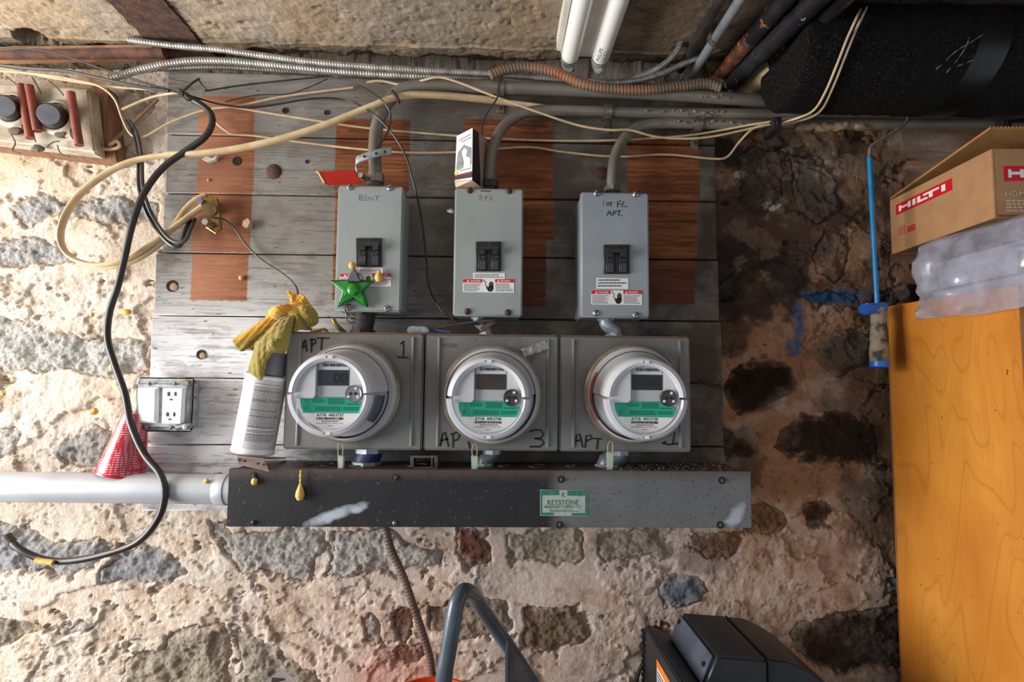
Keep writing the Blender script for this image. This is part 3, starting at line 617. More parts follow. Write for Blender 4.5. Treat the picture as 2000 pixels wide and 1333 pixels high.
# ================================================================ electric meters
MET = M('light_grey_plastic', C(204, 206, 210), C(196, 198, 202), 20, rough=.32, coat=.3)
METD = M('grey_plastic_recess', C(176, 178, 184), rough=.4)
RING = M('meter_ring', C(170, 160, 146), C(140, 130, 118), 30, rough=.35, metal=.5)
CLEAR = M('clear_polycarbonate', C(236, 238, 246), rough=.06, alpha=.13, coat=.6)
CLRIM = M('frosted_clear_rim', C(214, 216, 228), rough=.15, alpha=.55, coat=.5)
TEAL = M('teal_label', C(18, 160, 128), rough=.4)
TEALD = M('teal_label_print', C(10, 96, 80), rough=.5)
LCD = M('lcd_glass', C(42, 46, 52), C(52, 56, 60), 30, rough=.12)
LCDI = M('lcd_digits', C(22, 23, 23), rough=.3)
PORT = M('optical_port', C(150, 150, 154), rough=.3, metal=.6)
def meter(back, front, number, digits, label, lcdc, dark=False, dbox=(4, 22, 30, 42)):
    (bx, by), (fx, fy) = back, front; db, df = DS + .010, DS + .130; o = P(bx, by, db); e = P(fx, fy, df)
    T = thing('electric_meter', label, 'electric meter', P(bx, by, DS), 'round electric meters')
    ax = e - o; L = ax.length; axn = ax / L; k = PX(df)
    r0, r1 = 96 * PX(db), 82 * k
    MB().lathe([(r0 - .012, -.010), (r0, -.010), (r0 + .001, -.002), (r0 + .001, .006), (r0 - .003, .010), (r0 - .006, .010)], o, (0, -1, 0), 64).build('sealing_ring', RING, T)
    MB().lathe([(r0 - .004, .006), (r0 - .005, .014), (r0 - .009, .018), (r0 - .011, L * .35)], o, axn, 64).build('base_collar', MET, T)
    ri = r0 - .011
    MB().lathe([(ri, L * .30), (ri - .003, L * .38), (r1 + .001, L * .55), (r1, L - .008), (r1 - .003, L - .001), (r1 - .008, L + .0015), (r1 - .013, L - .001), (r1 - .014, L - .007)], o, axn, 48, 3, 177).build('upper_shell', MET, T)
    MB().lathe([(ri + .001, L * .24), (ri - .003, L * .38), (r1 + .002, L * .55), (r1 + .001, L - .007), (r1 - .002, L), (r1 - .008, L + .002), (r1 - .013, L - .001), (r1 - .014, L - .006)], o, axn, 48, 180, 360).build('clear_cover', CLEAR, T)
    MB().lathe([(0, L - .0115), (r1 - .010, L - .0115), (r1 - .008, L * .60), (ri - .008, L * .36), (ri - .003, L * .30)], o, axn, 48).build('inner_drum', MET, T)
    MB().lathe([(r1 - .0105, L - .004), (r1 - .0100, L + .0005), (r1 - .008, L + .0022), (r1 - .003, L + .0008), (r1 + .0008, L - .006)], o, axn, 48, 181, 359).build('clear_rim', CLRIM, T)
    # face: metres on the disc plane
    fc = o + axn * (L - .011); U = Vector((1, 0, 0)); V = Vector((0, 0, 1)); N = Vector((0, -1, 0))
    U = (U - axn * U.dot(axn)).normalized(); V = (V - axn * V.dot(axn)).normalized(); N = axn
    q = lambda x, y, h=0: fc + U * (x * k) + V * (-y * k) + N * h          # pixels from the face centre
    def poly(pts, h, th): return MB().prism([q(x, y, h) for x, y in pts], N * -th)
    def arc(r, a0, a1, n=14, cx=0, cy=0): return [(cx + r * math.cos(R(a0 + (a1 - a0) * i / n)), cy - r * math.sin(R(a0 + (a1 - a0) * i / n))) for i in range(n + 1)]
    rp = 69
    left = arc(rp, 113, 187, 18); left = left + [(-40, 8)] + arc(8, -90, 0, 5, -36, 0)[0:] + [(-28, -60)]
    poly([p for p in left], .0062, .006).build('left_panel', MET, T, bevel=.001)
    right = [(36, -58)] + arc(rp, 57, 2, 14) + [(58, -2), (36, -2)]
    poly(right, .0035, .003).build('right_panel', MET, T, bevel=.001)
    poly([(-27, -58), (36, -58), (36, 5), (-27, 5)], .0008, .001).build('recess_plate', METD, T, smooth=False)
    poly([(-24, -62), (-14, -66), (22, -66), (33, -61), (33, -48), (-24, -48)], .0016, .001).build('barcode_plate', MET, T, smooth=False)
    fr = (q(0, 0, .0018) , U * k, V * k, N)
    bars = MB(); x = -18
    while x < 29: wd = random.choice((.7, 1.2, 1.8)); bars.add([q(x, -60, .002), q(x + wd, -60, .002), q(x + wd, -54, .002), q(x, -54, .002)], [(0, 1, 2, 3)]); x += wd + random.choice((.7, 1.1))
    bars.build('barcode', INK, T, smooth=False)
    poly([(-26, -47), (34, -47), (34, -17), (-26, -17)], .0020, .0012).build('lcd_screen', lcdc, T, smooth=False)
    if digits: text(digits, dbox, 0, LCDI, T, .004, frame=(q(0, 0, .0024), U * k, V * k), name='lcd_digits')
    ls = poly([(-31, 6)] + [(45, 6), (45, 15)] + [(58, 16)] + arc(6, 80, -60, 6, 56, 24) + [(54, 36), (-52, 36), (-58, 24), (-60, 8)], .0012, .001).build('green_label', TEAL, T, smooth=False)
    mb = MB()
    for (a, b_, c_, e_, n_) in ((-36, 10, -12, 17, 3), (-6, 8, 26, 20, 6), (30, 18, 52, 21, 1), (-50, 24, -46, 33, 3), (-30, 24, 20, 33, 3), (24, 25, 54, 32, 2)):
        for i in range(n_):
            x = a; y = b_ + (e_ - b_) * i / n_
            while x < c_:
                wd = random.uniform(1.5, 5); hh_ = (e_ - b_) / n_ * .6; xe = min(x + wd, c_)
                mb.add([q(x, y, .0015), q(xe, y, .0015), q(xe, y + hh_, .0015), q(x, y + hh_, .0015)], [(0, 1, 2, 3)]); x += wd + .8
    mb.build('small_print', TEALD, ls, smooth=False)
    wp = poly([(-56, 37), (58, 37)] + arc(67, -32, -148, 22)[0:], .0010, .001).build('white_label', WHITE, T, smooth=False)
    F = (q(0, 0, .0013), U * k, V * k)
    text('A71B  ' + number, (-27, -43, 25, -37.5), 0, INK, wp, .012, frame=F)
    bars = MB(); x = -27
    while x < 25: wd = random.choice((.6, 1.1, 1.7)); bars.add([q(x, 44.5, .0013), q(x + wd, 44.5, .0013), q(x + wd, 49.5, .0013), q(x, 49.5, .0013)], [(0, 1, 2, 3)]); x += wd + random.choice((.6, 1.0))
    bars.build('barcode', INK, wp, smooth=False)
    text('04/14', (-5, -62.5, 4, -60), 0, INKM, wp, 0, frame=F)
    text('CON EDISON CO. OF N.Y., INC.', (-28, -58, 25, -55), 0, INKM, wp, .006, frame=F)
    mb = MB(); x = -17
    while x < 16: wd = random.uniform(1, 3); mb.add([q(x, 51.3, .0013), q(x + wd, 51.3, .0013), q(x + wd, 53.2, .0013), q(x, 53.2, .0013)], [(0, 1, 2, 3)]); x += wd + .6
    mb.build('small_print', INKM, wp, smooth=False)
    pc = q(45, -2, .0075)
    MB().lathe([(0, .0005), (13 * k, .0005), (15.5 * k, .0015), (16.5 * k, 0), (16.5 * k, -.008)], pc, N, 28).build('optical_port', PORT if not dark else M('dark_optical_port', C(74, 72, 70), rough=.35, metal=.3), T)
    for i, (x, y) in enumerate(((50, -12), (40, -2), (49, -2), (36, 4), (54, 4))):
        MB().lathe([(0, .0012), (2.2 * k, .0012), (2.8 * k, .0004)], q(x, y, .0082), N, 10).build('port_dot', INK if i in (1, 2) else WHITE, T)
    for y, nm in ((-72.5, 'cover_tab'), (74, 'cover_tab')):
        poly([(-8, y - 3), (6, y - 3), (6, y + 3), (-8, y + 3)], .0142, .003).build(nm, WHITE, T, bevel=.0006)
        MB().add([q(-8, y - 2, .0145), q(-5, y - 2, .0145), q(-5, y + 2, .0145), q(-8, y + 2, .0145)], [(0, 1, 2, 3)]).build('tab_mark', INKM, T, smooth=False)
    return T, o, axn, L, ri, k
m1 = meter((684, 767), (643, 771), '4453737', '00', 'round electric meter numbered A71B 4453737, beside the spray can', LCD)
m2 = meter((961, 772), (954, 779), '4453740', '', 'round electric meter numbered A71B 4453740, in the middle socket with the silver tape', M('lcd_glass_brown', C(66, 52, 42), C(48, 40, 34), 30, rough=.12), True)
m3 = meter((1236, 770), (1262, 780), '4453738', '058c', 'round electric meter numbered A71B 4453738, rightmost of the three, red stripe inside its side', M('lcd_glass_black', C(28, 29, 29), rough=.12), True, (-12, 24, 30, 41))
T, o, ax, L, ri, k = m3
MB().lathe([(ri + .0030, .026), (ri + .0016, .041)], o, ax, 20, 150, 214).build('red_stripe', M('red_marker', C(214, 70, 48), rough=.5), T)
T, o, ax, L, ri, k = m1
MB().lathe([(ri - .004, L * .44), (ri - .012, L * .60)], o, ax, 16, 318, 358).build('dark_slot', M('dark_blue_plastic', C(52, 52, 78), rough=.4), T)
# seals hanging from the meter rings
WIRE = M('seal_wire', C(196, 186, 150), rough=.4, metal=.6)
LIME = M('pale_green_plastic', C(150, 190, 120), C(190, 212, 160), 200, rough=.2, alpha=.85)
CLR2 = M('clear_plastic', C(220, 230, 220), rough=.1, alpha=.4)
for (x, yt, y0, y1, w_), lb in zip(((665, 862, 890, 933, 12), (927, 868, 890, 933, 14), (1192, 862, 884, 929, 13)), ('pale green plastic seal hanging below the left meter numbered A71B 4453737', 'pale green plastic seal hanging below the middle meter numbered A71B 4453740', 'pale green plastic seal hanging below the right meter numbered A71B 4453738')):
    d = DS + .014; T = thing('meter_seal', lb, 'seal', P(x, y1, d), 'green seals below the meters')
    MB().pprism([(x - w_ / 2, y0), (x + w_ / 2, y0 + 2), (x + w_ / 2 - 1, y1 - 2), (x + 2, y1), (x - w_ / 2 + 1, y1 - 3)], d + .005, .008).build('seal_body', CLR2, T, bevel=.001)
    MB().pprism([(x - w_ / 4, y0 + 4), (x + w_ / 3, y0 + 4), (x + w_ / 3 - 1, y1 - 5), (x - w_ / 4, y1 - 5)], d + .0035, .005).build('seal_insert', LIME, T, bevel=.0006)
    MB().tube(smoothpath(pp([(x - 4, y0 + 4), (x - 5, (yt + y0) / 2), (x - 2, yt + 1), (x + 3, yt + 1), (x + 5, (yt + y0) / 2), (x + 4, y0 + 4)], d), .003), .0009, 6).build('wire_loop', WIRE, T)
NIPD = M('dark_fitting', C(78, 72, 68), C(58, 52, 48), 60, rough=.6, metal=.3, bump=.3)
# ================================================================ wiring trough
def troughmat():
    m, t, b = newmat('trough_paint'); v = pos(t); x = nd(t, 'ShaderNodeSeparateXYZ', {0: v}).outputs[0]
    xx = math_(t, 'ADD', x, math_(t, 'MULTIPLY', math_(t, 'SUBTRACT', noise(t, v, 30, 4), .5), .02))
    z = nd(t, 'ShaderNodeSeparateXYZ', {0: v}).outputs[2]
    dark = mix(t, ramp(t, noise(t, v, 16, 5), .3, .7), C(16, 16, 19), C(27, 26, 29))
    dark = mix(t, ramp(t, noise(t, v, 210, 2), .675, .74), dark, C(92, 86, 82))
    grey = mix(t, ramp(t, noise(t, v, 9, 4), .35, .7), C(112, 116, 116), C(92, 96, 96))
    grey = mix(t, ramp(t, noise(t, v, 220, 2), .63, .67), grey, C(96, 62, 44))
    col = mix(t, ramp(t, xx, P(1070, 970, .16).x, P(1096, 970, .16).x), dark, grey)
    # dusty rust along the folded top edge
    col = mix(t, math_(t, 'MULTIPLY', ramp(t, math_(t, 'ADD', z, math_(t, 'MULTIPLY', noise(t, v, 60, 4), .012)), P(900, 940, .16).z + .004, P(900, 918, .16).z + .006), .8), col, C(86, 70, 60))
    # pale scuffs left by splashed plaster
    for (px, py, rx, rz, rot, st) in ((655, 1006, .055, .010, .35, .9), (700, 996, .016, .006, .3, .8), (640, 1010, .018, .005, .2, .6), (1438, 1008, .026, .012, 1.0, .8), (1425, 1020, .020, .006, .3, .6)):
        c = P(px, py, .16); dx = math_(t, 'SUBTRACT', x, c.x); dz = math_(t, 'SUBTRACT', z, c.z); co, si = math.cos(rot), math.sin(rot)
        a = math_(t, 'DIVIDE', math_(t, 'ADD', math_(t, 'MULTIPLY', dx, co), math_(t, 'MULTIPLY', dz, si)), rx)
        e = math_(t, 'DIVIDE', math_(t, 'SUBTRACT', math_(t, 'MULTIPLY', dz, co), math_(t, 'MULTIPLY', dx, si)), rz)
        r2 = math_(t, 'ADD', math_(t, 'MULTIPLY', a, a), math_(t, 'MULTIPLY', e, e))
        k = ramp(t, math_(t, 'ADD', r2, math_(t, 'MULTIPLY', math_(t, 'SUBTRACT', noise(t, v, 70, 4), .5), 1.6)), 1.1, .15)
        col = mix(t, math_(t, 'MULTIPLY', k, st), col, C(176, 186, 196))
    t.links.new(col, b.inputs['Base Color']); b.inputs['Roughness'].default_value = .48
    bumpto(t, b, noise(t, v, 260, 4), .15)
    return m
TRO = troughmat(); DT = .16
x0, x1, z0, z1 = wallbox((444, 920, 1468, 1031), DB, DT)
trough = thing('wiring_trough', 'long black and grey metal wiring trough below the meters', 'wiring trough', ((x0 + x1) / 2, -DB, z0))
MB().box(x0 + .002, x1 - .002, -DT + .003, -.0475, z0 + .002, z1 - .001).build('trough_body', TRO, trough, bevel=.002)
MB().box(x0, x1, -DT, -DT + .004, z0, z1).build('trough_cover', TRO, trough, bevel=.0015)
MB().box(x0, x1, -DT - .0002, -DT + .012, z1 - .003, z1 + .001).build('cover_flange', TRO, trough, bevel=.001)
for x, y, mt in ((497, 930, INK), (495, 1021, INK), (774, 934, RUSTB), (771, 1022, STEEL), (1098, 937, RUSTB), (1095, 1026, INK), (1412, 939, RUSTB), (1409, 1026, INK)):
    MB().lathe([(0, .0006), (.0062, .0006), (.0062, 0)], P(x - 2, y, DT), n=14).build('screw_slot', INK, trough, smooth=False)
    screw(trough, x, y, DT + .0006, mt if mt is not INK else NIPD, r=.0038, rot=random.uniform(0, 3))
for x, r in ((640, .012), (700, .016), (815, .018), (985, .012), (1048, .017), (1115, .010), (1190, .018), (600, .010)):
    c = P(x, 907, .10); c.z = z1 - .0008; MB().lathe([(r, .0), (r, .0014), (r - .002, .0014), (r - .0025, 0)], c, (0, 0, 1), 22, up=(0, 1, 0)).build('knockout', TRO, trough)
GREENL = M('green_border', C(30, 112, 88), C(70, 130, 110), 120, .5, .75, rough=.5); SAGE = M('worn_label_paper', C(172, 178, 172), C(140, 152, 146), 140, .5, .7, rough=.6)
lb = MB().pprism([(1055, 957), (1147, 959), (1147, 1009), (1055, 1008)], DT + .0006, .0006).build('maker_label', SAGE, trough, smooth=False)
e = DT + .0008
mb = MB()
for q in ((1056, 958, 1092, 968), (1108, 959, 1146, 969), (1056, 1002, 1082, 1007), (1116, 1003, 1146, 1008), (1056, 968, 1059, 1002), (1143, 969, 1146, 1003)): mb.quad(*q, e)
mb.build('label_border', GREENL, lb, smooth=False)
text('K', (1097, 962, 1104, 972), e, GREENL, lb, .01); text('KEYSTONE', (1069, 977, 1130, 987), e, GREENL, lb, .012); text('MANUFACTURING CO.', (1064, 988, 1136, 993), e, GREENL, lb, .01)
printrows(1074, 996, 1130, 1002, 2, e, .5).build('small_print', GREENL, lb, smooth=False)
# dust and chips lying on the right end of the trough
mb = MB()
for i in range(420):
    x = random.uniform(1180, 1455); dd_ = random.uniform(.05, .155); q = P(x, 915, dd_); r = random.uniform(.0006, .0022)
    if q.x > x1 - .004: continue
    mb.ball((q.x, q.y, z1 + r * .5), r, r, r * .8, 5, .3)
tag(mb.build('plaster_crumbs', M('plaster_crumbs', C(150, 134, 118), C(96, 76, 60), 300, rough=.9)), 'brown plaster crumbs scattered on the right end of the wiring trough', 'debris', kind='stuff')
# ---------------------------------------------------------------- nipples between the boxes
NIP = M('blue_grey_conduit', C(126, 140, 150), C(104, 116, 126), 30, rough=.4, metal=.3)
def nipple(label, a, b, d, r, mat, g):
    q0, q1 = P(*a, d), P(*b, d); T = thing('conduit_nipple', label, 'conduit nipple', q1, g)
    mid1, mid2 = q0.lerp(q1, .3), q0.lerp(q1, .7); mid1.x = q0.x; mid2.x = q1.x
    MB().tube(smoothpath([q0, mid1, mid2, q1], .004), r, 16).build('tube', mat, T)
    for q in (q0, q1): MB().lathe([(r, -.004), (r + .004, -.004), (r + .004, .004), (r, .004)], q, (0, 0, 1), 8, up=(0, 1, 0)).build('locknut', GALV if mat is not NIPD else NIPD, T, smooth=False)
g = 'short conduit fittings between the boxes'
nipple('dark connector between the box marked BSMT and its meter socket', (712, 612), (708, 650), .085, .019, NIPD, g)
nipple('galvanised fitting between the middle breaker box and its meter socket', (934, 620), (950, 655), .088, .009, GALV, g)
nipple('shiny galvanised fitting below the box marked 1st FL. APT.', (1184, 623), (1200, 658), .085, .0125, GALV, g)
nipple('dark blue fitting under the left meter socket above the trough', (722, 880), (716, 906), .09, .022, M('navy_plastic', C(44, 56, 92), rough=.5), g)
nipple('grey fitting under the middle meter socket above the trough', (962, 882), (946, 909), .095, .013, NIP, g)
nipple('blue grey fitting under the right meter socket above the trough', (1206, 884), (1186, 911), .095, .018, NIP, g)
MB2 = MB().pprism([(938, 640), (966, 622), (969, 630), (942, 650)], .10, .002)
tag(MB2.build('pipe_strap', RUSTE, bevel=.0004), 'small rusty strap across the fitting below the middle breaker box', 'strap')
# small parts lying between box and sockets
BRASS = M('brass', C(168, 140, 84), C(120, 98, 60), 80, rough=.35, metal=.8)
tag(MB().tube(smoothpath(pp([(650, 622), (656, 634), (668, 646), (676, 653)], .08), .003), .0042, 8).build('brass_tube', BRASS), 'bent brass coloured tube end left of the dark connector below the BSMT box', 'tube')
tag(MB().tube(smoothpath(pp([(640, 650), (634, 644), (622, 646), (606, 649)], .10), .003), .003, 7).build('foam_crumb', M('tan_foam', C(180, 150, 84), C(150, 120, 60), 200, rough=.7)), 'tan foam crumb on top of the left meter socket under the yellow rag', 'foam')
tag(MB().pprism([(794, 642), (800, 637), (832, 638), (840, 645), (838, 651), (796, 652)], .11, .012).build('metal_clip', GALV, bevel=.002), 'grey metal clip lying on the meter sockets between the left two', 'clip')
tag(MB().tube(pp([(846, 645), (880, 650)], .10), .003, 8).build('blue_tube', M('blue_plastic', C(80, 100, 140), rough=.4)), 'short blue tube lying on top of the middle meter socket', 'tube')
# ================================================================ grey conduits with bends
EMT = M('grey_painted_conduit', C(132, 128, 116), C(110, 104, 94), 12, rough=.42, metal=.25, bump=.1, bsc=200, spots=((C(170, 160, 146), 130, .72, .76),))
CT = M('conduit_connector', C(150, 150, 146), C(112, 110, 106), 100, rough=.35, metal=.7)
def conduit(label, pts, r):
    path = smoothpath(pp(pts), .008); T = thing('conduit', label, 'conduit', path[0], 'grey conduits rising from the breaker boxes')
    MB().tube(path, r, 18).build('pipe', EMT, T); return T
cA = conduit('grey conduit rising from the breaker box marked BSMT', [(733, 361, .09), (733, 330, .09), (732, 292, .085), (737, 245, .08), (756, 202, .078), (790, 174, .078), (850, 167, .078), (960, 170, .078), (1100, 175, .078), (1300, 184, .078), (1420, 192, .075), (1530, 200, .07)], .0118)
MB().lathe([(.013, 0), (.016, .002), (.016, .018), (.0135, .020)], P(733, 360, .09), (0, 0, 1), 20, up=(0, 1, 0)).build('connector', CT, cA)
cB = conduit('grey conduit rising behind the small product box', [(957, 366, .09), (957, 330, .09), (962, 292, .085), (980, 252, .075), (1012, 226, .07), (1060, 216, .068), (1150, 217, .068), (1300, 221, .068), (1500, 223, .07), (1700, 220, .075), (2300, 216, .085)], .0100)
cC = conduit('grey conduit rising from the box marked 1st FL. APT.', [(1195, 374, .09), (1196, 340, .09), (1202, 304, .085), (1220, 270, .075), (1250, 248, .068), (1300, 241, .066), (1400, 242, .066), (1550, 243, .07), (1750, 243, .075), (2300, 242, .085)], .0100)
MB().lathe([(.0125, 0), (.0150, .001), (.0150, .010), (.0125, .011)], P(1195, 375, .09), (0, 0, 1), 8, up=(0, 1, 0)).build('connector', CT, cC, smooth=False)
MB().lathe([(.0125, 0), (.0150, .001), (.0150, .012), (.0125, .013)], P(958, 367, .09), (0, 0, 1), 8, up=(0, 1, 0)).build('connector', NIPD, cB, smooth=False)
STR = M('pipe_strap_metal', C(150, 142, 128), C(110, 100, 88), 80, rough=.4, metal=.6)
def strap(label, px, py, d, r, drop):
    T = thing('pipe_strap', label, 'pipe strap', P(px, py, d)); c = P(px, py, d)
    MB().lathe([(r + .0004, -.007), (r + .0022, -.007), (r + .0022, .007), (r + .0004, .007)], c, (1, 0, 0), 20).build('band', STR, T)
    z = c.z - r; MB().box(c.x - .008, c.x + .008, -DB - .004, -DB - .001, z - drop, z + .006).build('ear', STR, T, bevel=.001)
    MB().lathe([(0, .003), (.003, .0025), (.0042, 0)], (c.x, -DB - .004, z - drop * .6), n=10).build('screw', RUSTB, T)
strap('strap on the upper grey conduit near the hanging black wire', 977, 171, .078, .0118, .024)
strap('strap on the conduit that rises behind the small product box', 1186, 218, .068, .0118, .022)
strap('strap on the conduit above the right end of the plank board', 1362, 242, .066, .0118, .030)
# ================================================================ armoured cables
ARM = M('steel_armour', C(186, 182, 174), C(140, 134, 126), 60, rough=.34, metal=.5)
ARMD = M('dull_steel_armour', C(118, 110, 100), C(84, 76, 68), 60, rough=.5, metal=.5)
ARMR = M('rusty_armour', C(140, 104, 76), C(110, 96, 82), 22, .42, .6, .7, .2, spots=((C(150, 80, 44), 16, .56, .64),))
gA = 'flexible armoured cables under the ceiling'
tag(armour([(252, 78), (330, 88), (430, 97), (500, 107), (600, 120), (700, 129), (800, 136), (900, 142), (960, 145), (1040, 151), (1110, 157), (1190, 162), (1240, 158), (1290, 145), (1350, 118), (1430, 86)], .075, .0058).build('armoured_cable', ARM), 'shiny armoured cable running the whole length under the ceiling, cut end at the left', 'cable', gA)
tag(armour([(214, 154), (260, 140), (320, 126), (380, 119), (450, 120), (520, 126), (600, 134), (680, 141), (780, 147), (880, 151), (985, 154)], .062, .0068).build('armoured_cable', ARM), 'thicker armoured cable rising from the fuse holder and joining the long one', 'cable', gA)
tag(armour([(330, 134), (420, 131), (520, 136), (640, 144), (740, 149), (860, 155), (975, 160)], .055, .005).build('armoured_cable', ARMD), 'dull dark armoured cable just above the top plank', 'cable', gA)
tag(armour([(1180, 166, .07), (1230, 155, .07), (1285, 133, .08), (1320, 102, .09), (1338, 62, .10), (1350, 20, .12), (1356, -25, .14)], None, .0054).build('armoured_cable', ARM), 'armoured cable curving up to the ceiling right of the fluorescent lamp', 'cable', gA)
tag(armour([(958, 147), (990, 136), (1030, 131), (1080, 139), (1115, 154), (1150, 167), (1200, 174), (1270, 175), (1330, 168), (1380, 163), (1408, 170)], .098, .0088, .0064).build('armoured_cable', ARMR), 'rusty thick armoured cable humped below the fluorescent lamp', 'cable', gA)
# ================================================================ plain cables and wires
BLK = M('black_cable', C(30, 28, 28), C(44, 42, 42), 40, rough=.38); DGR = M('dark_grey_cable', C(64, 60, 58), C(84, 78, 74), 60, rough=.5)
BEI = M('beige_wire', C(206, 182, 146), C(186, 158, 122), 50, rough=.5, spots=((C(120, 94, 70), 160, .72, .78),))
CRM = M('cream_flat_cable', C(214, 190, 148), C(194, 166, 124), 30, rough=.5, spots=((C(140, 114, 84), 120, .72, .8),))
cable('black_cable', 'thick black cable hanging from the plank board and sweeping left to a loose end', [(352, 180, .07), (372, 192, .08), (395, 206, .085), (412, 222, .09), (414, 243, .09), (400, 268, .088), (368, 292, .085), (318, 328, .085), (280, 380, .09), (258, 440, .09), (244, 500, .085), (230, 560, .08), (214, 610, .08), (210, 662, .085), (224, 712, .09), (244, 770, .098), (256, 830, .105), (282, 888, .115), (312, 925, .125), (322, 962, .13), (310, 1012, .125), (268, 1060, .115), (200, 1085, .11), (130, 1097, .105), (80, 1092, .10), (40, 1074, .10), (16, 1052, .095)], None, .0058, BLK, step=.009, n=12)
tag(MB().tube(pp([(24, 1060), (16, 1052), (12, 1046)], .096), [.0075, .0082, .0078], 12).build('cable_sleeve', DGR), 'dark sleeve on the loose left end of the thick black cable', 'sleeve')
gp = 'pair of dark cables looping beside the planks'
for k, (ox, lb) in enumerate(((0, 'left one of the pair of dark cables looping beside the plank board'), (9, 'right one of the pair of dark cables looping beside the plank board'))):
    cable('dark_cable', lb, [(248 + ox * .4, 236, .05), (262 + ox * .6, 262, .06), (271 + ox * .6, 310, .066), (272 + ox * .8, 368, .07), (288 + ox, 420, .074), (318 + ox, 464, .08), (342 + ox, 483 - ox * .9, .082), (354 + ox, 478 - ox, .08), (360 + ox, 455, .072), (372 + ox, 428, .055)], None, .0036, DGR if k else BLK, group=gp)
cable('flat_cable', 'cream flat cable sweeping from the conduits round a big loop at the left', [(1180, 219, .0505), (1100, 214, .0505), (1030, 205, .054), (950, 196, .062), (850, 187, .088), (780, 190, .094), (720, 212, .092), (640, 244, .088), (560, 270, .084), (470, 291, .08), (390, 301, .08), (310, 305, .08), (240, 322, .078), (170, 366, .07), (131, 415, .06), (118, 466, .055), (138, 502, .055), (188, 518, .06), (244, 508, .064), (300, 475, .066), (352, 436, .068), (398, 402, .07)], None, .0062, CRM, flat=(.72, 1.35), n=12)
cable('flat_cable', 'second cream flat cable ending at the brass clamp', [(140, 506, .046), (196, 523, .052), (255, 514, .055), (310, 480, .058), (340, 440, .062), (362, 408, .068), (384, 388, .072), (402, 381, .07)], None, .0046, CRM, flat=(.8, 1.3), n=12)
cable('flat_cable', 'cream flat cable lying along the upper edge of the big loop', [(960, 192, .066), (850, 183, .09), (782, 185, .099), (720, 207, .097), (640, 239, .093), (560, 265, .089), (470, 286, .086), (390, 297, .085), (318, 300, .085)], None, .0036, CRM, flat=(1, 1.1), n=8)
gw = 'thin beige wires strung across the board'
cable('beige_wire', 'thin beige wire dropping from the fuse holder and rising again across the planks', [(-300, 150, .09), (-120, 134, .09), (5, 139, .09), (90, 147, .09), (150, 157, .088), (195, 169, .085), (224, 194, .08), (240, 235, .07), (256, 263, .062), (280, 268, .058), (332, 240, .056), (400, 215, .056), (470, 206, .056), (540, 191, .055), (600, 182, .053), (690, 171, .052)], None, .0021, BEI, group=gw)
cable('beige_wire', 'upper thin beige wire passing behind the small product box', [(-300, 120, .08), (-120, 128, .08), (0, 133, .08), (100, 152, .08), (215, 169, .08), (300, 175, .078), (352, 179, .076), (385, 193, .07), (440, 206, .062), (500, 217, .06), (600, 233, .058), (700, 248, .056), (800, 258, .056), (900, 266, .056), (970, 271, .06), (1080, 275, .06), (1200, 274, .062), (1330, 266, .062), (1400, 256, .064), (1470, 243, .085), (1514, 237, .10)], None, .0021, BEI, group=gw)
cable('beige_wire', 'short beige wire from the fuse holder to the tie on the planks', [(238, 214, .05), (290, 192, .06), (330, 183, .07), (358, 181, .074)], None, .0024, BEI, group=gw)
cable('beige_wire', 'lower thin beige wire crossing behind the boxes to the right', [(412, 226, .06), (425, 243, .06), (445, 258, .058), (456, 263, .055), (500, 266, .055), (580, 277, .055), (700, 291, .055), (800, 298, .055), (900, 297, .055), (980, 290, .058), (1040, 288, .058), (1100, 297, .056), (1200, 306, .06), (1300, 302, .056), (1390, 310, .056), (1420, 307, .056), (1442, 280, .06), (1470, 252, .08), (1510, 236, .095), (1560, 230, .10)], None, .0021, BEI, group=gw)
cable('beige_wire', 'beige wire from a splice near the top plank sagging across the conduits', [(716, 161, .06), (744, 158, .062), (788, 166, .066), (826, 157, .09), (858, 151, .095), (896, 161, .096), (955, 184, .094), (1050, 219, .09), (1130, 245, .086), (1190, 254, .09), (1230, 254, .09), (1280, 267, .082), (1340, 271, .08), (1390, 267, .08), (1440, 257, .085), (1500, 244, .095), (1548, 236, .10)], None, .0022, BEI, group=gw)
gb = 'thin dark wires strung at the upper left'
cable('dark_wire', 'thin dark wire crossing the rusty pipe down to the planks', [(-300, 60, .085), (-120, 84, .085), (-10, 92, .085), (100, 102, .085), (200, 135, .08), (290, 164, .08), (370, 187, .078), (430, 204, .075), (490, 210, .07), (545, 203, .066), (600, 194, .064), (650, 192, .064), (690, 200, .07), (728, 222, .105), (764, 258, .105), (790, 300, .10), (806, 350, .10), (822, 420, .095), (832, 500, .09), (838, 560, .085), (862, 606, .085), (892, 628, .088), (936, 634, .10)], None, .0019, BLK, group=gb)
cable('dark_wire', 'dark double wire passing above the fuse holder', [(-300, 110, .09), (-120, 112, .09), (-10, 126, .09), (60, 134, .09), (130, 139, .09), (200, 154, .088), (270, 169, .084), (330, 178, .08)], None, .0032, DGR, group=gb)
cable('dark_wire', 'fine dark wire looping down to the red tag clamp', [(400, 178, .06), (470, 167, .058), (560, 157, .056), (640, 149, .058), (658, 149, .062), (700, 166, .07), (744, 194, .108), (763, 224, .108), (755, 262, .106), (736, 290, .105), (722, 306, .10)], None, .0016, BLK, group=gb)
cable('dark_wire', 'fine dark wire lying on the top plank', [(440, 199, .056), (500, 186, .056), (560, 184, .056), (600, 172, .056), (640, 154, .058)], None, .0010, BLK, group=gb)
cable('dark_wire', 'dark wire hanging over the upper conduit beside the product box', [(980, 150, .10), (974, 168, .104), (972, 190, .10), (955, 215, .09), (943, 240, .085), (940, 275, .08)], None, .0017, BLK, group=gb)
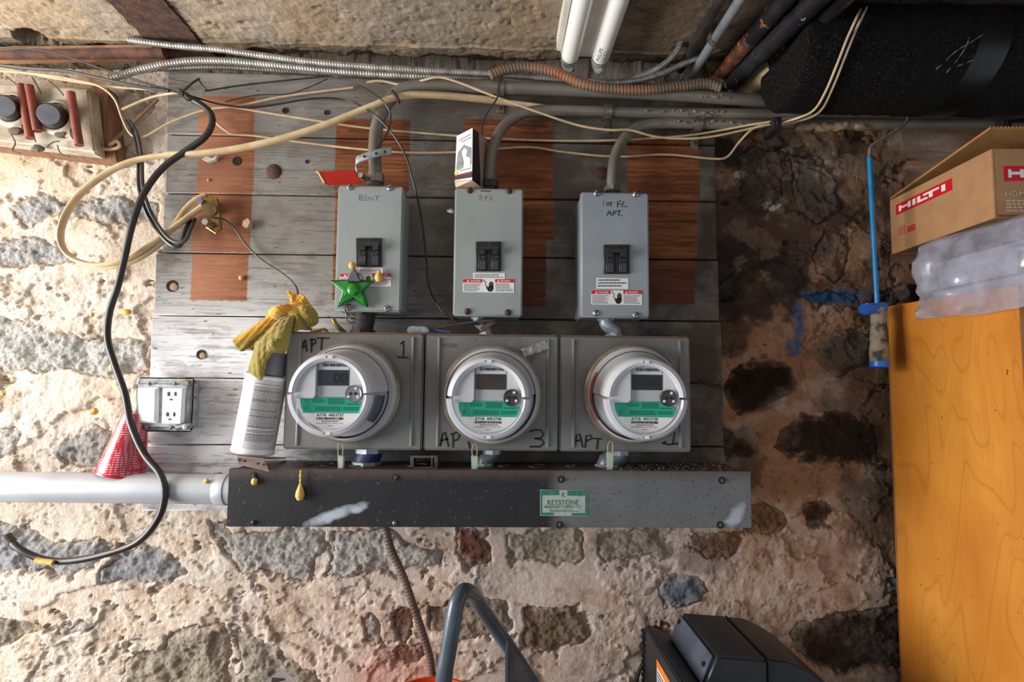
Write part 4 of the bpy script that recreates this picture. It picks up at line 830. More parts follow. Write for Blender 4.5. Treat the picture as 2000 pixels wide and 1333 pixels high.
cable('dark_wire', 'grey wire from the brass clamp down to the yellow rag', [(412, 425, .085), (436, 428, .075), (458, 446, .06), (480, 478, .055), (510, 507, .054), (545, 530, .056), (570, 550, .066), (581, 568, .085), (580, 590, .11)], None, .0019, DGR, group=gb)
cable('dark_wire', 'grey cable lying along the top of the sockets to the middle fitting', [(776, 648, .095), (822, 648, .10), (862, 640, .10), (905, 632, .10), (950, 627, .104), (968, 626, .104)], None, .0024, DGR, group=gb)
for lb, (a, b_) in (('black tie round the flat cables at the bend of the left conduit', ((765, 177), (780, 200))),):
    tag(MB().tube(pp([a, ((a[0] + b_[0]) / 2 + 2, (a[1] + b_[1]) / 2), b_], .106), .003, 8).build('cable_tie', BLK), lb, 'cable tie')
tag(MB().tube(smoothpath(pp([(360, 176, .09), (376, 162, .092), (390, 153, .09)], None), .004), .0019, 8).tube(smoothpath(pp([(388, 156), (396, 168), (404, 176)], .085), .004), .0016, 8).tube(smoothpath(pp([(358, 176), (357, 188), (366, 196), (374, 192)], .088), .004), .002, 8).build('cable_tie', BLK), 'twisted black tie holding the wires at the left end of the top plank', 'cable tie')
tag(MB().pprism([(1510, 228), (1530, 226), (1526, 240), (1532, 252), (1512, 253), (1516, 240)], .115, .05).build('tape_wrap', BLK, bevel=.003), 'black tape wrapped round the two conduits at the left end of the insulated pipe', 'tape')
tag(MB().pprism([(1962, 206), (1980, 206), (1978, 256), (1966, 256)], .11, .05).build('tape_wrap', BLK, bevel=.003), 'black tape wrapped round the two conduits at the right edge of the photo', 'tape')
tag(armour([(752, 1031, .10), (764, 1074, .10), (788, 1128, .098), (808, 1186, .095), (826, 1240, .09), (840, 1288, .085), (847, 1345, .08)], None, .0066, .0062).build('flexible_conduit', M('brown_flexible_conduit', C(120, 100, 90), C(98, 76, 66), 20, rough=.5, metal=.3)), 'brown ribbed flexible conduit hanging from the trough towards the orange bucket', 'conduit')
# ================================================================ outlet box, big conduit, cup, can, rag
WPL = M('white_plastic', C(236, 236, 236), rough=.35)
ob = thing('outlet_box', 'galvanised outlet box with a white rocker switch and a double socket', 'outlet box', P(320, 840, DB))
x0, x1, z0, z1 = wallbox((268, 741, 371, 842), DB, .078)
MB().box(x0, x1, -.076, -DB + .004, z0, z1).build('box_body', GALV, ob, bevel=.008, seg=3)
x0, x1, z0, z1 = wallbox((266, 738, 376, 844), DB, .082)
MB().box(x0 + .001, x1, -.082, -.078, z0, z1).build('cover_flange', GALV, ob, bevel=.004, seg=2)
x0, x1, z0, z1 = wallbox((261.5, 746, 369, 840), DB, .0905)
MB().box(x0, x1, -.0905, -.080, z0, z1).build('raised_cover', GALV, ob, bevel=.005, seg=3)
S = MB().pprism([(268, 758), (308, 757), (306, 827), (267, 827)], .096, .006).build('switch_frame', WPL, ob, bevel=.001)
MB().prism([P(270, 761, .098), P(303, 760, .1005), P(301, 824, .1005), P(269, 824, .098)], (0, .004, 0)).build('rocker', WPL, S, bevel=.0008)
O = MB().pprism([(317, 759), (357, 759), (353, 828), (315, 828)], .101, .012).build('socket_face', WPL, ob, bevel=.0012)
for oy in (0, 41):
    mb = MB()
    for (a, b_) in ((327, 332), (340.5, 344.5)): mb.quad(a - oy * .06, 766 + oy - (1 if oy else 0), b_ - oy * .06, 774 + oy - (1 if oy else 0), .1014)
    mb.add([P(334 - oy * .06 + 3.2 * math.cos(R(a)), 782.5 + oy - (2.5 if oy else 0) - 3.4 * math.sin(R(a)), .1014) for a in range(0, 181, 20)], [tuple(range(10))])
    mb.build('socket_slots', INK, O, smooth=False)
for x, y in ((292, 750), (342, 750), (285, 835), (335, 836)): screw(ob, x, y, .0905, STEEL, .0034, random.uniform(0, 3))
MB().pprism([(350, 744), (362, 741), (370, 745), (370, 753), (352, 754)], .0965, .012).build('clamp_tab', M('dull_brass', C(130, 124, 104), rough=.45, metal=.6), ob, bevel=.002)
MB().tube(pp([(346, 836), (358, 833), (372, 832)], .095), .0055, 10).build('corner_screw', STEEL, ob)
MB().lathe([(0, .004), (.005, .0035), (.006, 0)], P(363, 834, .098), n=10).build('corner_screw', STEEL, ob)
for x, y in ((381, 777), (379, 805)): MB().lathe([(0, .0006), (.0022, .0006), (.0022, -.001)], P(x - 1, y, .062) + Vector((.0005, 0, 0)), (1, 0, 0), 10).build('side_hole', INK, ob, smooth=False)
ALU = M('light_grey_conduit', C(196, 202, 208), C(180, 186, 194), 8, rough=.35, metal=.25, bump=.06, bsc=160)
T = thing('large_conduit', 'large light grey conduit entering the left end of the trough', 'conduit', P(440, 950, .10))
a, b_ = P(447, 957, .10), P(-420, 946, .10)
MB().cyl(P(482, 957, .10), b_, .0252, n=32).build('pipe', ALU, T)
MB().lathe([(.0256, 0), (.0266, .001), (.0266, .018), (.0255, .0195)], a, (-1, 0, 0), 32).build('coupling', ALU, T)
def paintedred():
    m, t, b = newmat('red_printed_film'); v = pos(t); z = nd(t, 'ShaderNodeSeparateXYZ', {0: v}).outputs[2]
    s = math_(t, 'FRACT', math_(t, 'MULTIPLY', z, 260.0)); w = noise(t, pos(t, (1, 1, .1)), 260, 2)
    line = math_(t, 'MULTIPLY', ramp(t, s, .52, .58), ramp(t, w, .44, .5))
    band = ramp(t, noise(t, pos(t, (.1, .1, 1)), 32, 1), .60, .62); line = math_(t, 'MULTIPLY', line, math_(t, 'SUBTRACT', 1.0, band))
    t.links.new(mix(t, math_(t, 'MULTIPLY', line, .7), C(186, 26, 44), C(236, 206, 206)), b.inputs['Base Color']); b.inputs['Roughness'].default_value = .25; b.inputs['Coat Weight'].default_value = .5
    return m
T = thing('red_tube', 'red printed tapering tube with white lines standing on the conduit', 'tube', P(234, 926, .085))
c = P(236, 925, .085); q = P(266, 806, .085)
MB().lathe([(.0385, 0), (.0385, .001), (.019, (q - c).length), (0.001, (q - c).length)], c, (q - c).normalized(), 40, up=(0, 1, 0)).build('tube_body', paintedred(), T)
MB().lathe([(.0388, -.0005), (.0392, .0015), (.0380, .004)], c, (q - c).normalized(), 40, up=(0, 1, 0)).build('tube_rim', M('red_rim', C(196, 24, 40), rough=.3), T)
# spray can
can = thing('spray_can', 'white spray can with a dark grey cap under the yellow rag', 'spray can', P(493, 888, .115))
c = P(493, 886, .115); tp_ = P(521, 736, .115); ax = (tp_ - c); L = ax.length; an = ax / L; r = .0345
CANW = M('can_white', C(232, 232, 236), rough=.28, coat=.3); CAP = M('dark_grey_cap', C(104, 106, 112), rough=.4)
MB().lathe([(.004, .004), (r - .004, .001), (r, .002), (r + .0012, .004), (r, .007), (r, L - .002), (r + .0008, L), (r - .002, L + .003), (r - .006, L + .008)], c, an, 44, up=(0, 1, 0)).build('can_body', CANW, can)
MB().lathe([(r - .0035, L + .004), (r - .004, L + .010), (r - .007, L + .043), (r - .012, L + .046), (0, L + .046)], c, an, 36, up=(0, 1, 0)).build('cap', CAP, can)
MB().lathe([(r - .002, L + .001), (r - .0005, L + .003), (r - .003, L + .005)], c, an, 40, up=(0, 1, 0)).build('seam_ring', STEEL, can)
# printed panels wrapped on the can (angle 0 = right, 270 = facing the room)
LG = M('can_grey_label', C(196, 192, 192), rough=.4)
def canpt(ang, h, o_=.0004):
    uu = Vector((1, 0, 0)); uu = (uu - an * uu.dot(an)).normalized(); vv = Vector((0, 1, 0)); vv = (vv - an * vv.dot(an)).normalized()
    return c + an * h + uu * (math.cos(R(ang)) * (r + o_)) + vv * (math.sin(R(ang)) * (r + o_))
def canpatch(mb, a0, a1, h0, h1, o_):
    n = max(1, int(abs(a1 - a0) / 6)); vs = []
    for i in range(n + 1): vs += [canpt(a0 + (a1 - a0) * i / n, h0, o_), canpt(a0 + (a1 - a0) * i / n, h1, o_)]
    return mb.add(vs, [(2 * i, 2 * i + 2, 2 * i + 3, 2 * i + 1) for i in range(n)])
PL = canpatch(MB(), 262, 372, .012, L - .004, .0003).build('text_panel', LG, can)
mb = MB(); h = L - .012
while h > .022:
    a = 266; hh_ = .0011 if random.random() < .8 else .0019; e_ = 350 - random.uniform(0, 14)
    while a < e_:
        wd = random.uniform(3, 9); canpatch(mb, a, min(a + wd, e_), h, h + hh_, .0006); a += wd + 1.6
    h -= .0025 if random.random() < .9 else .005
mb.build('small_print', INKM, PL, smooth=False)
mb = MB(); canpatch(mb, 176, 208, .070, L - .02, .0004); mb.build('red_side_print', M('red_can_print', C(206, 60, 60), rough=.4), can)
# rag
def ragmat():
    m, t, b = newmat('yellow_microfibre'); v = pos(t); s = nd(t, 'ShaderNodeSeparateXYZ', {0: v})
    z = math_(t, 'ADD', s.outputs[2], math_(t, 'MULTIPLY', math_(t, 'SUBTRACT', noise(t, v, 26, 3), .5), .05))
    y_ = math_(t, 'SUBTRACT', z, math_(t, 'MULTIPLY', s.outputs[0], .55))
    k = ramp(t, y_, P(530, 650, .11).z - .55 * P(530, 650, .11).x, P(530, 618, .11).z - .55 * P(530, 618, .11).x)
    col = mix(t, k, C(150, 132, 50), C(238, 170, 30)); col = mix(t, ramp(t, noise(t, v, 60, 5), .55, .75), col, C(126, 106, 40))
    t.links.new(col, b.inputs['Base Color']); b.inputs['Roughness'].default_value = .95; b.inputs['Sheen Weight'].default_value = .4
    bumpto(t, b, math_(t, 'ADD', noise(t, v, 520, 3), noise(t, v, 90, 3)), .7, .003)
    return m
mb = MB()
def sheet(a, b, am, waves, ph=0, nu=26, nv=22, bulge=0.0):
    """a strip of cloth between two edges (pixel, pixel, depth); am = depth of its folds"""
    pa, pb = smoothpath(pp(a), .001), smoothpath(pp(b), .001); vs = []
    for j in range(nv + 1):
        v = j / nv
        for i in range(nu + 1):
            u = i / nu; p = pa[int(u * (len(pa) - 1))].lerp(pb[int(u * (len(pb) - 1))], v)
            w = math.sin(waves * math.pi * u + ph + v * .9) * am * (.35 + .65 * v) + math.sin(math.pi * v) * math.sin(math.pi * u) * bulge
            w += .0012 * math.sin(u * 23 + v * 9) * math.sin(v * 17 - u * 5)
            vs.append(p + Vector((0, -w, w * .25)))
    mb.add(vs, [(j * (nu + 1) + i, j * (nu + 1) + i + 1, (j + 1) * (nu + 1) + i + 1, (j + 1) * (nu + 1) + i) for j in range(nv) for i in range(nu)])
sheet([(528, 616, .120), (536, 622, .126), (546, 632, .120)], [(456, 668, .122), (464, 684, .140), (480, 683, .128), (498, 688, .116)], .007, 2.2, .4)
sheet([(571, 592, .120), (572, 604, .128), (566, 618, .118)], [(526, 606, .118), (528, 618, .126), (545, 632, .118)], .003, 1, 0, bulge=.018)
sheet([(574, 604, .124), (579, 602, .128), (584, 604, .124)], [(563, 570, .112), (580, 573, .124), (596, 580, .116), (609, 600, .108)], .006, 2.6, .8)
sheet([(578, 600, .126), (582, 606, .130), (578, 612, .126)], [(606, 596, .112), (619, 612, .118), (619, 634, .116), (606, 643, .112)], .005, 2.2, .2, bulge=.012)
sheet([(572, 608, .126), (578, 612, .130), (582, 610, .126)], [(562, 646, .122), (576, 648, .132), (592, 647, .126), (608, 642, .116)], .007, 3, 1)
sheet([(556, 618, .122), (566, 616, .130), (578, 612, .126)], [(498, 680, .140), (520, 676, .156), (544, 682, .160), (562, 690, .146)], .006, 2.4, .3, bulge=.012)
sheet([(502, 668, .142), (522, 664, .158), (546, 672, .160)], [(487, 728, .148), (500, 738, .158), (509, 742, .158), (522, 706, .156)], .005, 1.8, .9, bulge=.010)
sheet([(524, 664, .156), (546, 662, .158), (560, 656, .142)], [(520, 690, .158), (540, 688, .160), (559, 690, .144)], .004, 2, .2, bulge=.010)
sheet([(486, 724, .118), (490, 726, .122), (494, 728, .120)], [(472, 774, .112), (475, 777, .116), (479, 772, .114)], .002, 1, 0, 6, 12)
mb.ball(P(577, 607, .122), .017, .012, .014, 14, .1)
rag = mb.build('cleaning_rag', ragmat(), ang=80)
md = rag.modifiers.new('thick', 'SOLIDIFY'); md.thickness = .0030; md.offset = 0
md = rag.modifiers.new('soft', 'SUBSURF'); md.levels = 1; md.render_levels = 1
tag(rag, 'crumpled yellow and olive cleaning rag draped over the spray can', 'rag')
# perforated brackets under the can
PERF = M('rusty_pink_steel', C(140, 120, 112), C(112, 92, 84), 40, rough=.55, metal=.35, bump=.2)
T = thing('perforated_bracket', 'rusty perforated bracket under the spray can on the trough', 'bracket', P(490, 905, .14))
MB().prism([P(463, 893, .165), P(516, 899, .165), P(527, 923, .168), P(466, 908, .167)], (0, .0016, 0)).build('front_leaf', PERF, T, bevel=.0004)
MB().prism([P(463, 892, .165), P(516, 898, .165), P(560, 896, .06), P(440, 888, .08)], (0, 0, .0016)).build('top_leaf', PERF, T, bevel=.0004)
for x, y in ((467, 899), (477, 901), (504, 906), (515, 908)):
    MB().lathe([(0, .0004), (.0021, .0004), (.0021, 0)], P(x, y, .1662), n=12).build('hole', INK, T, smooth=False)
MB().prism([P(520, 915, .15), P(556, 900, .10), P(560, 904, .10), P(526, 921, .15)], (0, .002, .001)).build('brace', PERF, T, bevel=.0004)
STEELD = M('worn_channel', C(110, 100, 92), C(84, 72, 64), 60, rough=.5, metal=.5)
T = thing('channel_clip', 'small open metal channel standing on the trough below the meter sockets', 'clip', P(828, 915, .12))
a = .135
for pts in ([(801, 892), (808, 892), (808, 916), (801, 916)], [(801, 891), (855, 891), (855, 895), (801, 895)], [(848, 892), (855, 892), (855, 916), (848, 916)], [(801, 913), (855, 913), (855, 917), (801, 917)]):
    MB().pprism(pts, a, .028).build('channel_wall', STEELD, T, bevel=.0005)
MB().pprism([(842, 895), (845, 895), (845, 913), (842, 913)], a, .02).build('web', STEELD, T)
# ================================================================ star with foam blobs, foam bits
FOAM = M('yellow_expanding_foam', C(222, 184, 96), C(204, 160, 70), 120, rough=.6, bump=.3, bsc=200)
GST = M('green_translucent_plastic', C(40, 170, 40), C(26, 130, 30), 50, rough=.15, trans=.35, ior=1.45, coat=.5)
GST2 = M('grey_star_tip', C(96, 96, 102), C(80, 80, 88), 40, rough=.5)
T = thing('star_ornament', 'green plastic star with a grey top point on the box marked BSMT', 'ornament', P(690, 600, .14))
out = [(690.5, 549), (703, 548), (731, 549), (709, 568), (720, 602), (690, 585), (660, 601), (671, 570), (645, 548), (678, 548)]
ctr = (690, 568)
def starprism(pts, d0, d1, ri_=.82):
    a = [P(x, y, d0) for x, y in pts]; b_ = [P(ctr[0] + (x - ctr[0]) * ri_, ctr[1] + (y - ctr[1]) * ri_, d1) for x, y in pts]; n_ = len(pts)
    return MB().add(a + b_, [tuple(range(n_ - 1, -1, -1)), tuple(range(n_, 2 * n_))] + [(i, (i + 1) % n_, n_ + (i + 1) % n_, n_ + i) for i in range(n_)])
starprism(out, .137, .150, .74).build('star_body', GST, T, bevel=.0006)
rim = []
for i in range(10): rim += [out[i]]
MB().tube(pp(rim + [rim[0]], .1385), .0014, 8).build('star_rim', GST, T)
MB().ball(P(690, 566, .150), .011, .006, .011, 16).build('star_dome', GST, T)
for i in range(4):
    y = 579 + i * 4.6; MB().tube(pp([(668 - i * 1.8, y), (684 - i * 2.4, y)], .1502 - i * .0012), .0012, 6).build('rib', GST, T); MB().tube(pp([(697 + i * 2.6, y), (711 + i * 2, y)], .1502 - i * .0012), .0012, 6).build('rib', GST, T)
MB().pprism([(690.5, 522), (703.5, 550), (677.5, 549)], .150, .013).build('star_top_point', GST2, T, bevel=.0008)
fb = 'hardened yellow foam drops'
def foam(label, x, y, d, rx, rz, jit=.12):
    o = MB().ball(P(x, y, d), rx * .001, min(rx, rz) * .0009, rz * .001, 12, jit).build('foam_drop', FOAM); tag(o, label, 'foam drop', fb)
foam('round yellow foam drop on the tip of the green star', 688, 519, .147, 6.5, 6.5, .04)
MB_ = MB().lathe([(0, -.008), (.004, -.007), (.007, -.002), (.0065, .003), (.004, .008), (.0028, .010), (.0015, .014), (0, .016)], P(740, 543, .142), (0, 0, 1), 14, up=(0, 1, 0))
tag(MB_.build('foam_drop', FOAM), 'yellow foam drop stuck on the red warning label right of the green star', 'foam drop', fb)
MB_ = MB().lathe([(0, -.012), (.0045, -.0105), (.0072, -.005), (.0068, .001), (.0045, .008), (.0020, .014), (.0012, .018), (.0022, .021), (.0012, .024), (.0026, .028), (.0012, .032), (.0018, .035), (0, .038)], P(586, 964, .166), (0, 0, 1), 20, up=(0, 1, 0))
tag(MB_.build('foam_drop', FOAM), 'long yellow foam drip hanging on the black trough cover', 'foam drop', fb)
foam('small yellow foam drop below the left screw of the trough', 497, 941, .164, 5.2, 6)
foam('small foam drop on top of the large grey conduit near the trough', 403, 940, .122, 5, 4)
foam('yellow foam drop on the mortar just right of the thick black cable', 246, 610, .018, 11, 6)
foam('tiny yellow foam drop on the mortar left of the thick black cable', 180, 615, .018, 4, 5)
foam('yellow foam drop half behind the thick black cable above the outlet box', 220, 717, .018, 5, 7)
foam('yellow foam drop on the mortar above the grey stone left of the red tube', 184, 804, .020, 7, 7)
foam('tiny foam drop at the left edge, below the big grey stone', 5, 770, .018, 6, 4)
foam('round foam drop on the brown strip of the fourth plank', 471, 543, .050, 4.5, 4.5)
foam('tiny foam drop on the brown strip of the second plank', 407, 352, .048, 2.6, 2.8)
o = MB().tube(smoothpath(pp([(70, 1094), (80, 1097), (92, 1098), (104, 1100)], .112), .004), .0048, 8).build('foam_drop', FOAM); tag(o, 'yellow foam smear on the loose end of the black cable', 'foam drop', fb)
o = MB().pprism([(474, 432), (484, 426), (488, 434), (482, 446), (473, 441)], .060, .014).build('foam_chip', M('dry_foam_chip', C(206, 180, 140), C(180, 150, 110), 160, rough=.8)); tag(o, 'tan foam chip on the planks right of the brass clamp', 'foam chip')
# white flakes on plank strip
o = MB().pprism([(394, 311), (402, 305), (414, 309), (424, 303), (420, 312), (406, 316)], .056, .008).build('paper_scrap', WHITE); tag(o, 'white scrap caught on the brown strip under the black cable', 'scrap')
# ================================================================ brass ground clamp
T = thing('ground_clamp', 'brass ground clamp on the planks where the flat cables end', 'clamp', P(410, 430, DB))
MB().cyl(P(414, 408, DB), P(408, 408, .078), .0125, n=18).build('rod', M('dull_brass_rod', C(150, 124, 84), C(116, 92, 60), 60, rough=.4, metal=.6), T)
MB().pprism([(403, 378), (424, 386), (430, 424), (418, 428), (400, 398)], .070, .006).build('plate', BRASS, T, bevel=.001)
MB().cyl(P(389, 392, .088), P(398, 396, .064), .006, n=12).build('upper_bolt', STEEL, T); MB().cyl(P(400, 433, .092), P(414, 440, .068), .0062, n=6).build('lower_bolt', STEEL, T, smooth=False)
MB().tube(pp([(420, 410), (432, 436), (422, 456), (404, 444)], .064), .0028, 8).build('saddle', BRASS, T)
MB().pprism([(410, 424), (428, 428), (432, 448), (420, 452)], .068, .008).build('lower_jaw', BRASS, T, bevel=.0015)
# ================================================================ red tag and strap clamp on the left conduit
T = thing('red_tag', 'glossy red plastic tag clamped to the conduit above the BSMT box', 'tag', P(660, 350, .11))
MB().pprism([(621, 335), (694, 334), (706, 358), (640, 362), (632, 358)], .118, .0022).build('tag_plate', M('red_plastic', C(176, 14, 16), C(150, 10, 14), 40, rough=.22, coat=.4), T, bevel=.0006)
MB().tube(pp([(618, 335), (622, 337), (634, 358)], .118), .0018, 8).build('foam_edge', FOAM, T)
T = thing('strap_clamp', 'zinc strap clamp with a hanging perforated tail round the left conduit', 'clamp', P(722, 340, .11))
MB().lathe([(.0135, 0), (.0150, 0), (.0150, .016), (.0135, .016)], P(733, 357, .09), (0, 0, 1), 24, up=(0, 1, 0)).build('band', GALV, T)
mb = MB(); q = smoothpath(pp([(700, 352, .112), (698, 336, .112), (694, 318, .112), (702, 310, .116), (722, 303, .12), (745, 297, .118), (766, 294, .112)]), .004)
for i, p in enumerate(q): mb.v += [p + Vector((0, 0, .007)), p - Vector((0, 0, .007))]
mb.f = [(2 * i, 2 * i + 1, 2 * i + 3, 2 * i + 2) for i in range(len(q) - 1)]
o = mb.build('tail', GALV, T); md = o.modifiers.new('thick', 'SOLIDIFY'); md.thickness = .0012
for x, y in ((712, 306), (735, 300), (752, 297)): MB().lathe([(0, .0006), (.0026, .0006), (.0026, 0)], P(x, y, .1215), n=10).build('hole', INK, T, smooth=False)
MB().cyl(P(704, 342, .122), P(716, 350, .10), .0048, n=6).build('bolt', STEEL, T, smooth=False)
# ================================================================ small product box on the middle breaker box
T = thing('product_box', 'small white and black carton standing on the middle breaker box', 'box', P(915, 366, .11))
DARKB = M('black_card', C(40, 34, 36), rough=.5); BRNB = M('grey_brown_card', C(152, 128, 114), rough=.7)
A, B_, Cc, D_ = P(888, 354, .105), P(922, 351, .135), P(939, 366, .105), P(951, 369, .075)
H = P(895, 264, .105).z - A.z
up = Vector((-.0, 0, 0)); tops = [P(892, 266, .105), P(923, 250, .135), P(935, 259, .105), P(952, 272, .075)]
MB().add([A, B_, tops[1], tops[0], A + Vector((.018, .03, 0)), tops[0] + Vector((.018, .03, 0))], [(0, 1, 2, 3), (4, 5, 2, 1), (0, 3, 5, 4), (0, 4, 1), (3, 2, 5)]).build('front_panel', M('white_card', C(226, 224, 224), rough=.35), T, smooth=False)
MB().add([B_, Cc, tops[2], tops[1]], [(0, 1, 2, 3)]).build('black_side', DARKB, T, smooth=False)
MB().add([Cc, D_, tops[3], tops[2]], [(0, 1, 2, 3)]).build('plain_side', BRNB, T, smooth=False)
MB().add([A + Vector((0, 0, -.001)), B_ + Vector((0, 0, -.001)), P(941, 367, .105), P(890, 367, .105)], [(0, 1, 2, 3)]).build('bottom_flap', M('raw_card', C(206, 186, 156), rough=.8), T, smooth=False)
U = B_ - A; V = tops[0] - A; nrm = U.cross(V).normalized() * (1 if U.cross(V).y < 0 else -1) * .0006
cf = lambda a, b: A + U * a + (tops[0] - A) * b * (1 - a) + (tops[1] - B_) * b * a + nrm
MB().add([cf(.06, .26), cf(.14, .62), cf(.5, .74), cf(.96, .62), cf(.96, .30), cf(.2, .22)], [(0, 1, 2, 3, 4, 5)]).build('picture_window', M('grey_print_picture', C(150, 152, 152), C(120, 124, 124), 60, rough=.4), T, smooth=False)
nrm = nrm * 1.6
MB().add([cf(.38, .60), cf(.56, .66), cf(.72, .58), cf(.64, .48), cf(.9, .42), cf(.9, .24), cf(.5, .24), cf(.55, .36), cf(.48, .46)], [(0, 1, 2, 3, 8), (8, 3, 7), (3, 4, 5, 6, 7)]).build('printed_device', M('white_print', C(226, 226, 222), rough=.4), T, smooth=False)
MB().add([cf(0, .08), cf(1, .12), cf(1, .16), cf(0, .12)], [(0, 1, 2, 3)]).build('red_stripe', M('maroon_print', C(130, 24, 52), rough=.4), T, smooth=False)
MB().add([cf(0, .02), cf(1, .04), cf(1, .12), cf(0, .08)], [(0, 1, 2, 3)]).build('dark_stripe', DARKB, T, smooth=False)
MB().add([cf(.0, .13), cf(.18, .15), cf(.18, .22), cf(.0, .22)], [(0, 1, 2, 3)]).build('yellow_badge', M('yellow_print', C(232, 210, 60), rough=.4), T, smooth=False)
mb = MB()
for a, b, a2 in ((.18, .86, .92), (.34, .80, .95), (.3, .195, .95), (.25, .075, .55), (.62, .085, .95)):
    mb.add([cf(a, b), cf(a2, b + .02), cf(a2, b + .035), cf(a, b + .015)], [(0, 1, 2, 3)])
mb.build('print_lines', INKM, T, smooth=False)
# ================================================================ fluorescent lamp under the ceiling
LAMP = M('white_lamp_metal', C(222, 218, 208), C(206, 200, 188), 12, rough=.4)
GLASS = M('tube_glass', C(242, 240, 234), rough=.22, coat=.4)
e0 = P(1112, 112, .085); e1 = P(1171, 122, .085); zt = (e0.z + e1.z) / 2
T = thing('fluorescent_lamp', 'white fluorescent fixture with two bare tubes on the ceiling', 'lamp', (e0.x, -.1, ZC))
xm = (e0.x + e1.x) / 2
MB().box(e0.x - .024, e1.x + .016, -1.30, -.088, zt + .026, ZC + .002).build('housing', LAMP, T, bevel=.002)
MB().box(e0.x + .010, e1.x - .008, -1.28, -.09, zt + .002, zt + .028).build('reflector', LAMP, T, bevel=.002)
MB().box(e0.x - .026, e0.x - .016, -1.30, -.10, zt + .006, zt + .060).build('side_rail', LAMP, T, bevel=.002)
GRN = M('green_ring', C(20, 120, 66), rough=.4); ALC = M('tube_cap', C(206, 204, 198), rough=.35, metal=.3)
for q in (e0, e1):
    tb = MB().cyl((q.x, -1.27, zt), (q.x, -.094, zt), .0163, n=28).build('lamp_tube', GLASS, T)
    MB().lathe([(.0165, 0), (.0168, .0015), (.0165, .003)], (q.x, -.098, zt), (0, 1, 0), 28).build('green_ring', GRN, tb)
    MB().lathe([(.0163, 0), (.0160, .010), (.010, .013), (0, .014)], (q.x, -.094, zt), (0, 1, 0), 28).build('end_cap', ALC, tb)
    MB().prism([(q.x - .015, -.082, zt + .030), (q.x + .015, -.082, zt + .030), (q.x + .013, -.082, zt - .004), (q.x + .004, -.082, zt - .022), (q.x - .004, -.082, zt - .022), (q.x - .013, -.082, zt - .004)], (0, .012, 0)).build('lamp_holder', LAMP, T, bevel=.002)
fr = (Vector((e1.x, -.118, zt)), Vector((0, -1, 0)), Vector((-1, 0, 0)), None)
def tubetext(s, y0, y1, a0, a1, mat):
    mb = text(s, (0, 0, 1, 1), 0, None, None, .01, frame=(Vector((0, 0, 0)), Vector((1, 0, 0)), Vector((0, 1, 0))))
    mb.v = [Vector((e1.x + math.sin(R(a0 + (a1 - a0) * p.y)) * .0166, y0 + (y1 - y0) * p.x, zt - math.cos(R(a0 + (a1 - a0) * p.y)) * .0166)) for p in mb.v]
    return mb.build('lettering', mat, T, smooth=False)
tubetext('PHILIPS', -.106, -.146, -16, -40, INKM)
for a in (-2, 12, 24): tubetext('-- ---- ---- --', -.106, -.140, a, a - 3, INKM)
# ================================================================ fuse holder at the upper left
T = thing('fuse_holder', 'old porcelain fuse holder with two plug fuses on a brown wooden base', 'fuse holder', P(110, 240, .02))
BWD = M('brown_base_wood', C(150, 108, 78), C(112, 78, 54), 14, rough=.75, bump=.3, stretch=(14, 3, 1))
POR = M('dusty_porcelain', C(196, 186, 168), C(152, 138, 116), 26, .4, .65, .4, spots=((C(110, 94, 74), 60, .6, .72),))
RED_ = M('terracotta_tube', C(150, 78, 62), C(118, 62, 50), 40, rough=.7, spots=((C(96, 74, 62), 50, .62, .72),))
MB().pprism([(-60, 168), (212, 172), (230, 318), (-60, 282)], .030, .03).build('wood_base', BWD, T, bevel=.002)
MB().pprism([(-60, 158), (172, 172), (186, 299), (-60, 270)], .062, .032).build('porcelain_block', POR, T, bevel=.004, seg=3)
for pts in ([(-40, 180), (28, 190), (34, 212), (-40, 206)], [(-40, 232), (40, 232), (46, 252), (-40, 248)], [(66, 196), (130, 206), (132, 216), (66, 208)], [(72, 242), (136, 256), (138, 268), (74, 254)], [(60, 192), (128, 205), (140, 270), (72, 254)]):
    MB().pprism(pts, .068, .010).build('porcelain_ridge', POR, T, bevel=.002)
FUS = M('grey_fuse_glass', C(118, 122, 128), C(100, 104, 110), 30, rough=.35); FUD = M('dark_fuse_body', C(70, 64, 62), C(54, 48, 46), 40, rough=.45)
for (x, y), (fx_, fy_), rr in (((108, 229), (92, 222), .023), ((22, 214), (4, 206), .023)):
    MB().lathe([(rr + .010, -.004), (rr + .011, .002), (rr + .006, .006), (rr + .003, .006)], P(x + 4, y + 1, .066), n=30).build('fuse_collar', POR, T)
    fz = MB().lathe([(rr, 0), (rr, .012), (rr - .004, .030), (rr - .0045, .032)], P(x, y, .066), (P(fx_, fy_, .10) - P(x, y, .066)).normalized(), 26).build('plug_fuse', FUD, T)
    MB().lathe([(0, .0325), (rr - .006, .0325), (rr - .0045, .031)], P(x, y, .066), (P(fx_, fy_, .10) - P(x, y, .066)).normalized(), 26).build('fuse_window', FUS, fz)
for a, b_ in (((41, 166), (59, 270)), ((57, 168), (73, 256)), ((138, 181), (155, 284))):
    MB().cyl(P(*a, .078), P(*b_, .078), .0072, n=14).build('red_sleeve', RED_, T)
for pts in ([(22, 262), (30, 280), (24, 294), (40, 300)], [(52, 240), (64, 262), (70, 278)], [(112, 284), (116, 296), (124, 304), (138, 306)], [(92, 286), (104, 278), (116, 276)], [(62, 150), (74, 170), (80, 182)], [(95, 158), (112, 172), (124, 186)], [(12, 150), (28, 162), (36, 170)]):
    MB().tube(smoothpath(pp(pts, .074), .004), .0012, 6).build('loose_wire', DGR, T)
for x, y in ((75, 290), (30, 256), (118, 262)): MB().ball(P(x, y, .066), .011, .006, .007, 10, .25).build('dirt_lump', M('dirt_lump', C(96, 84, 70), rough=.9), T)
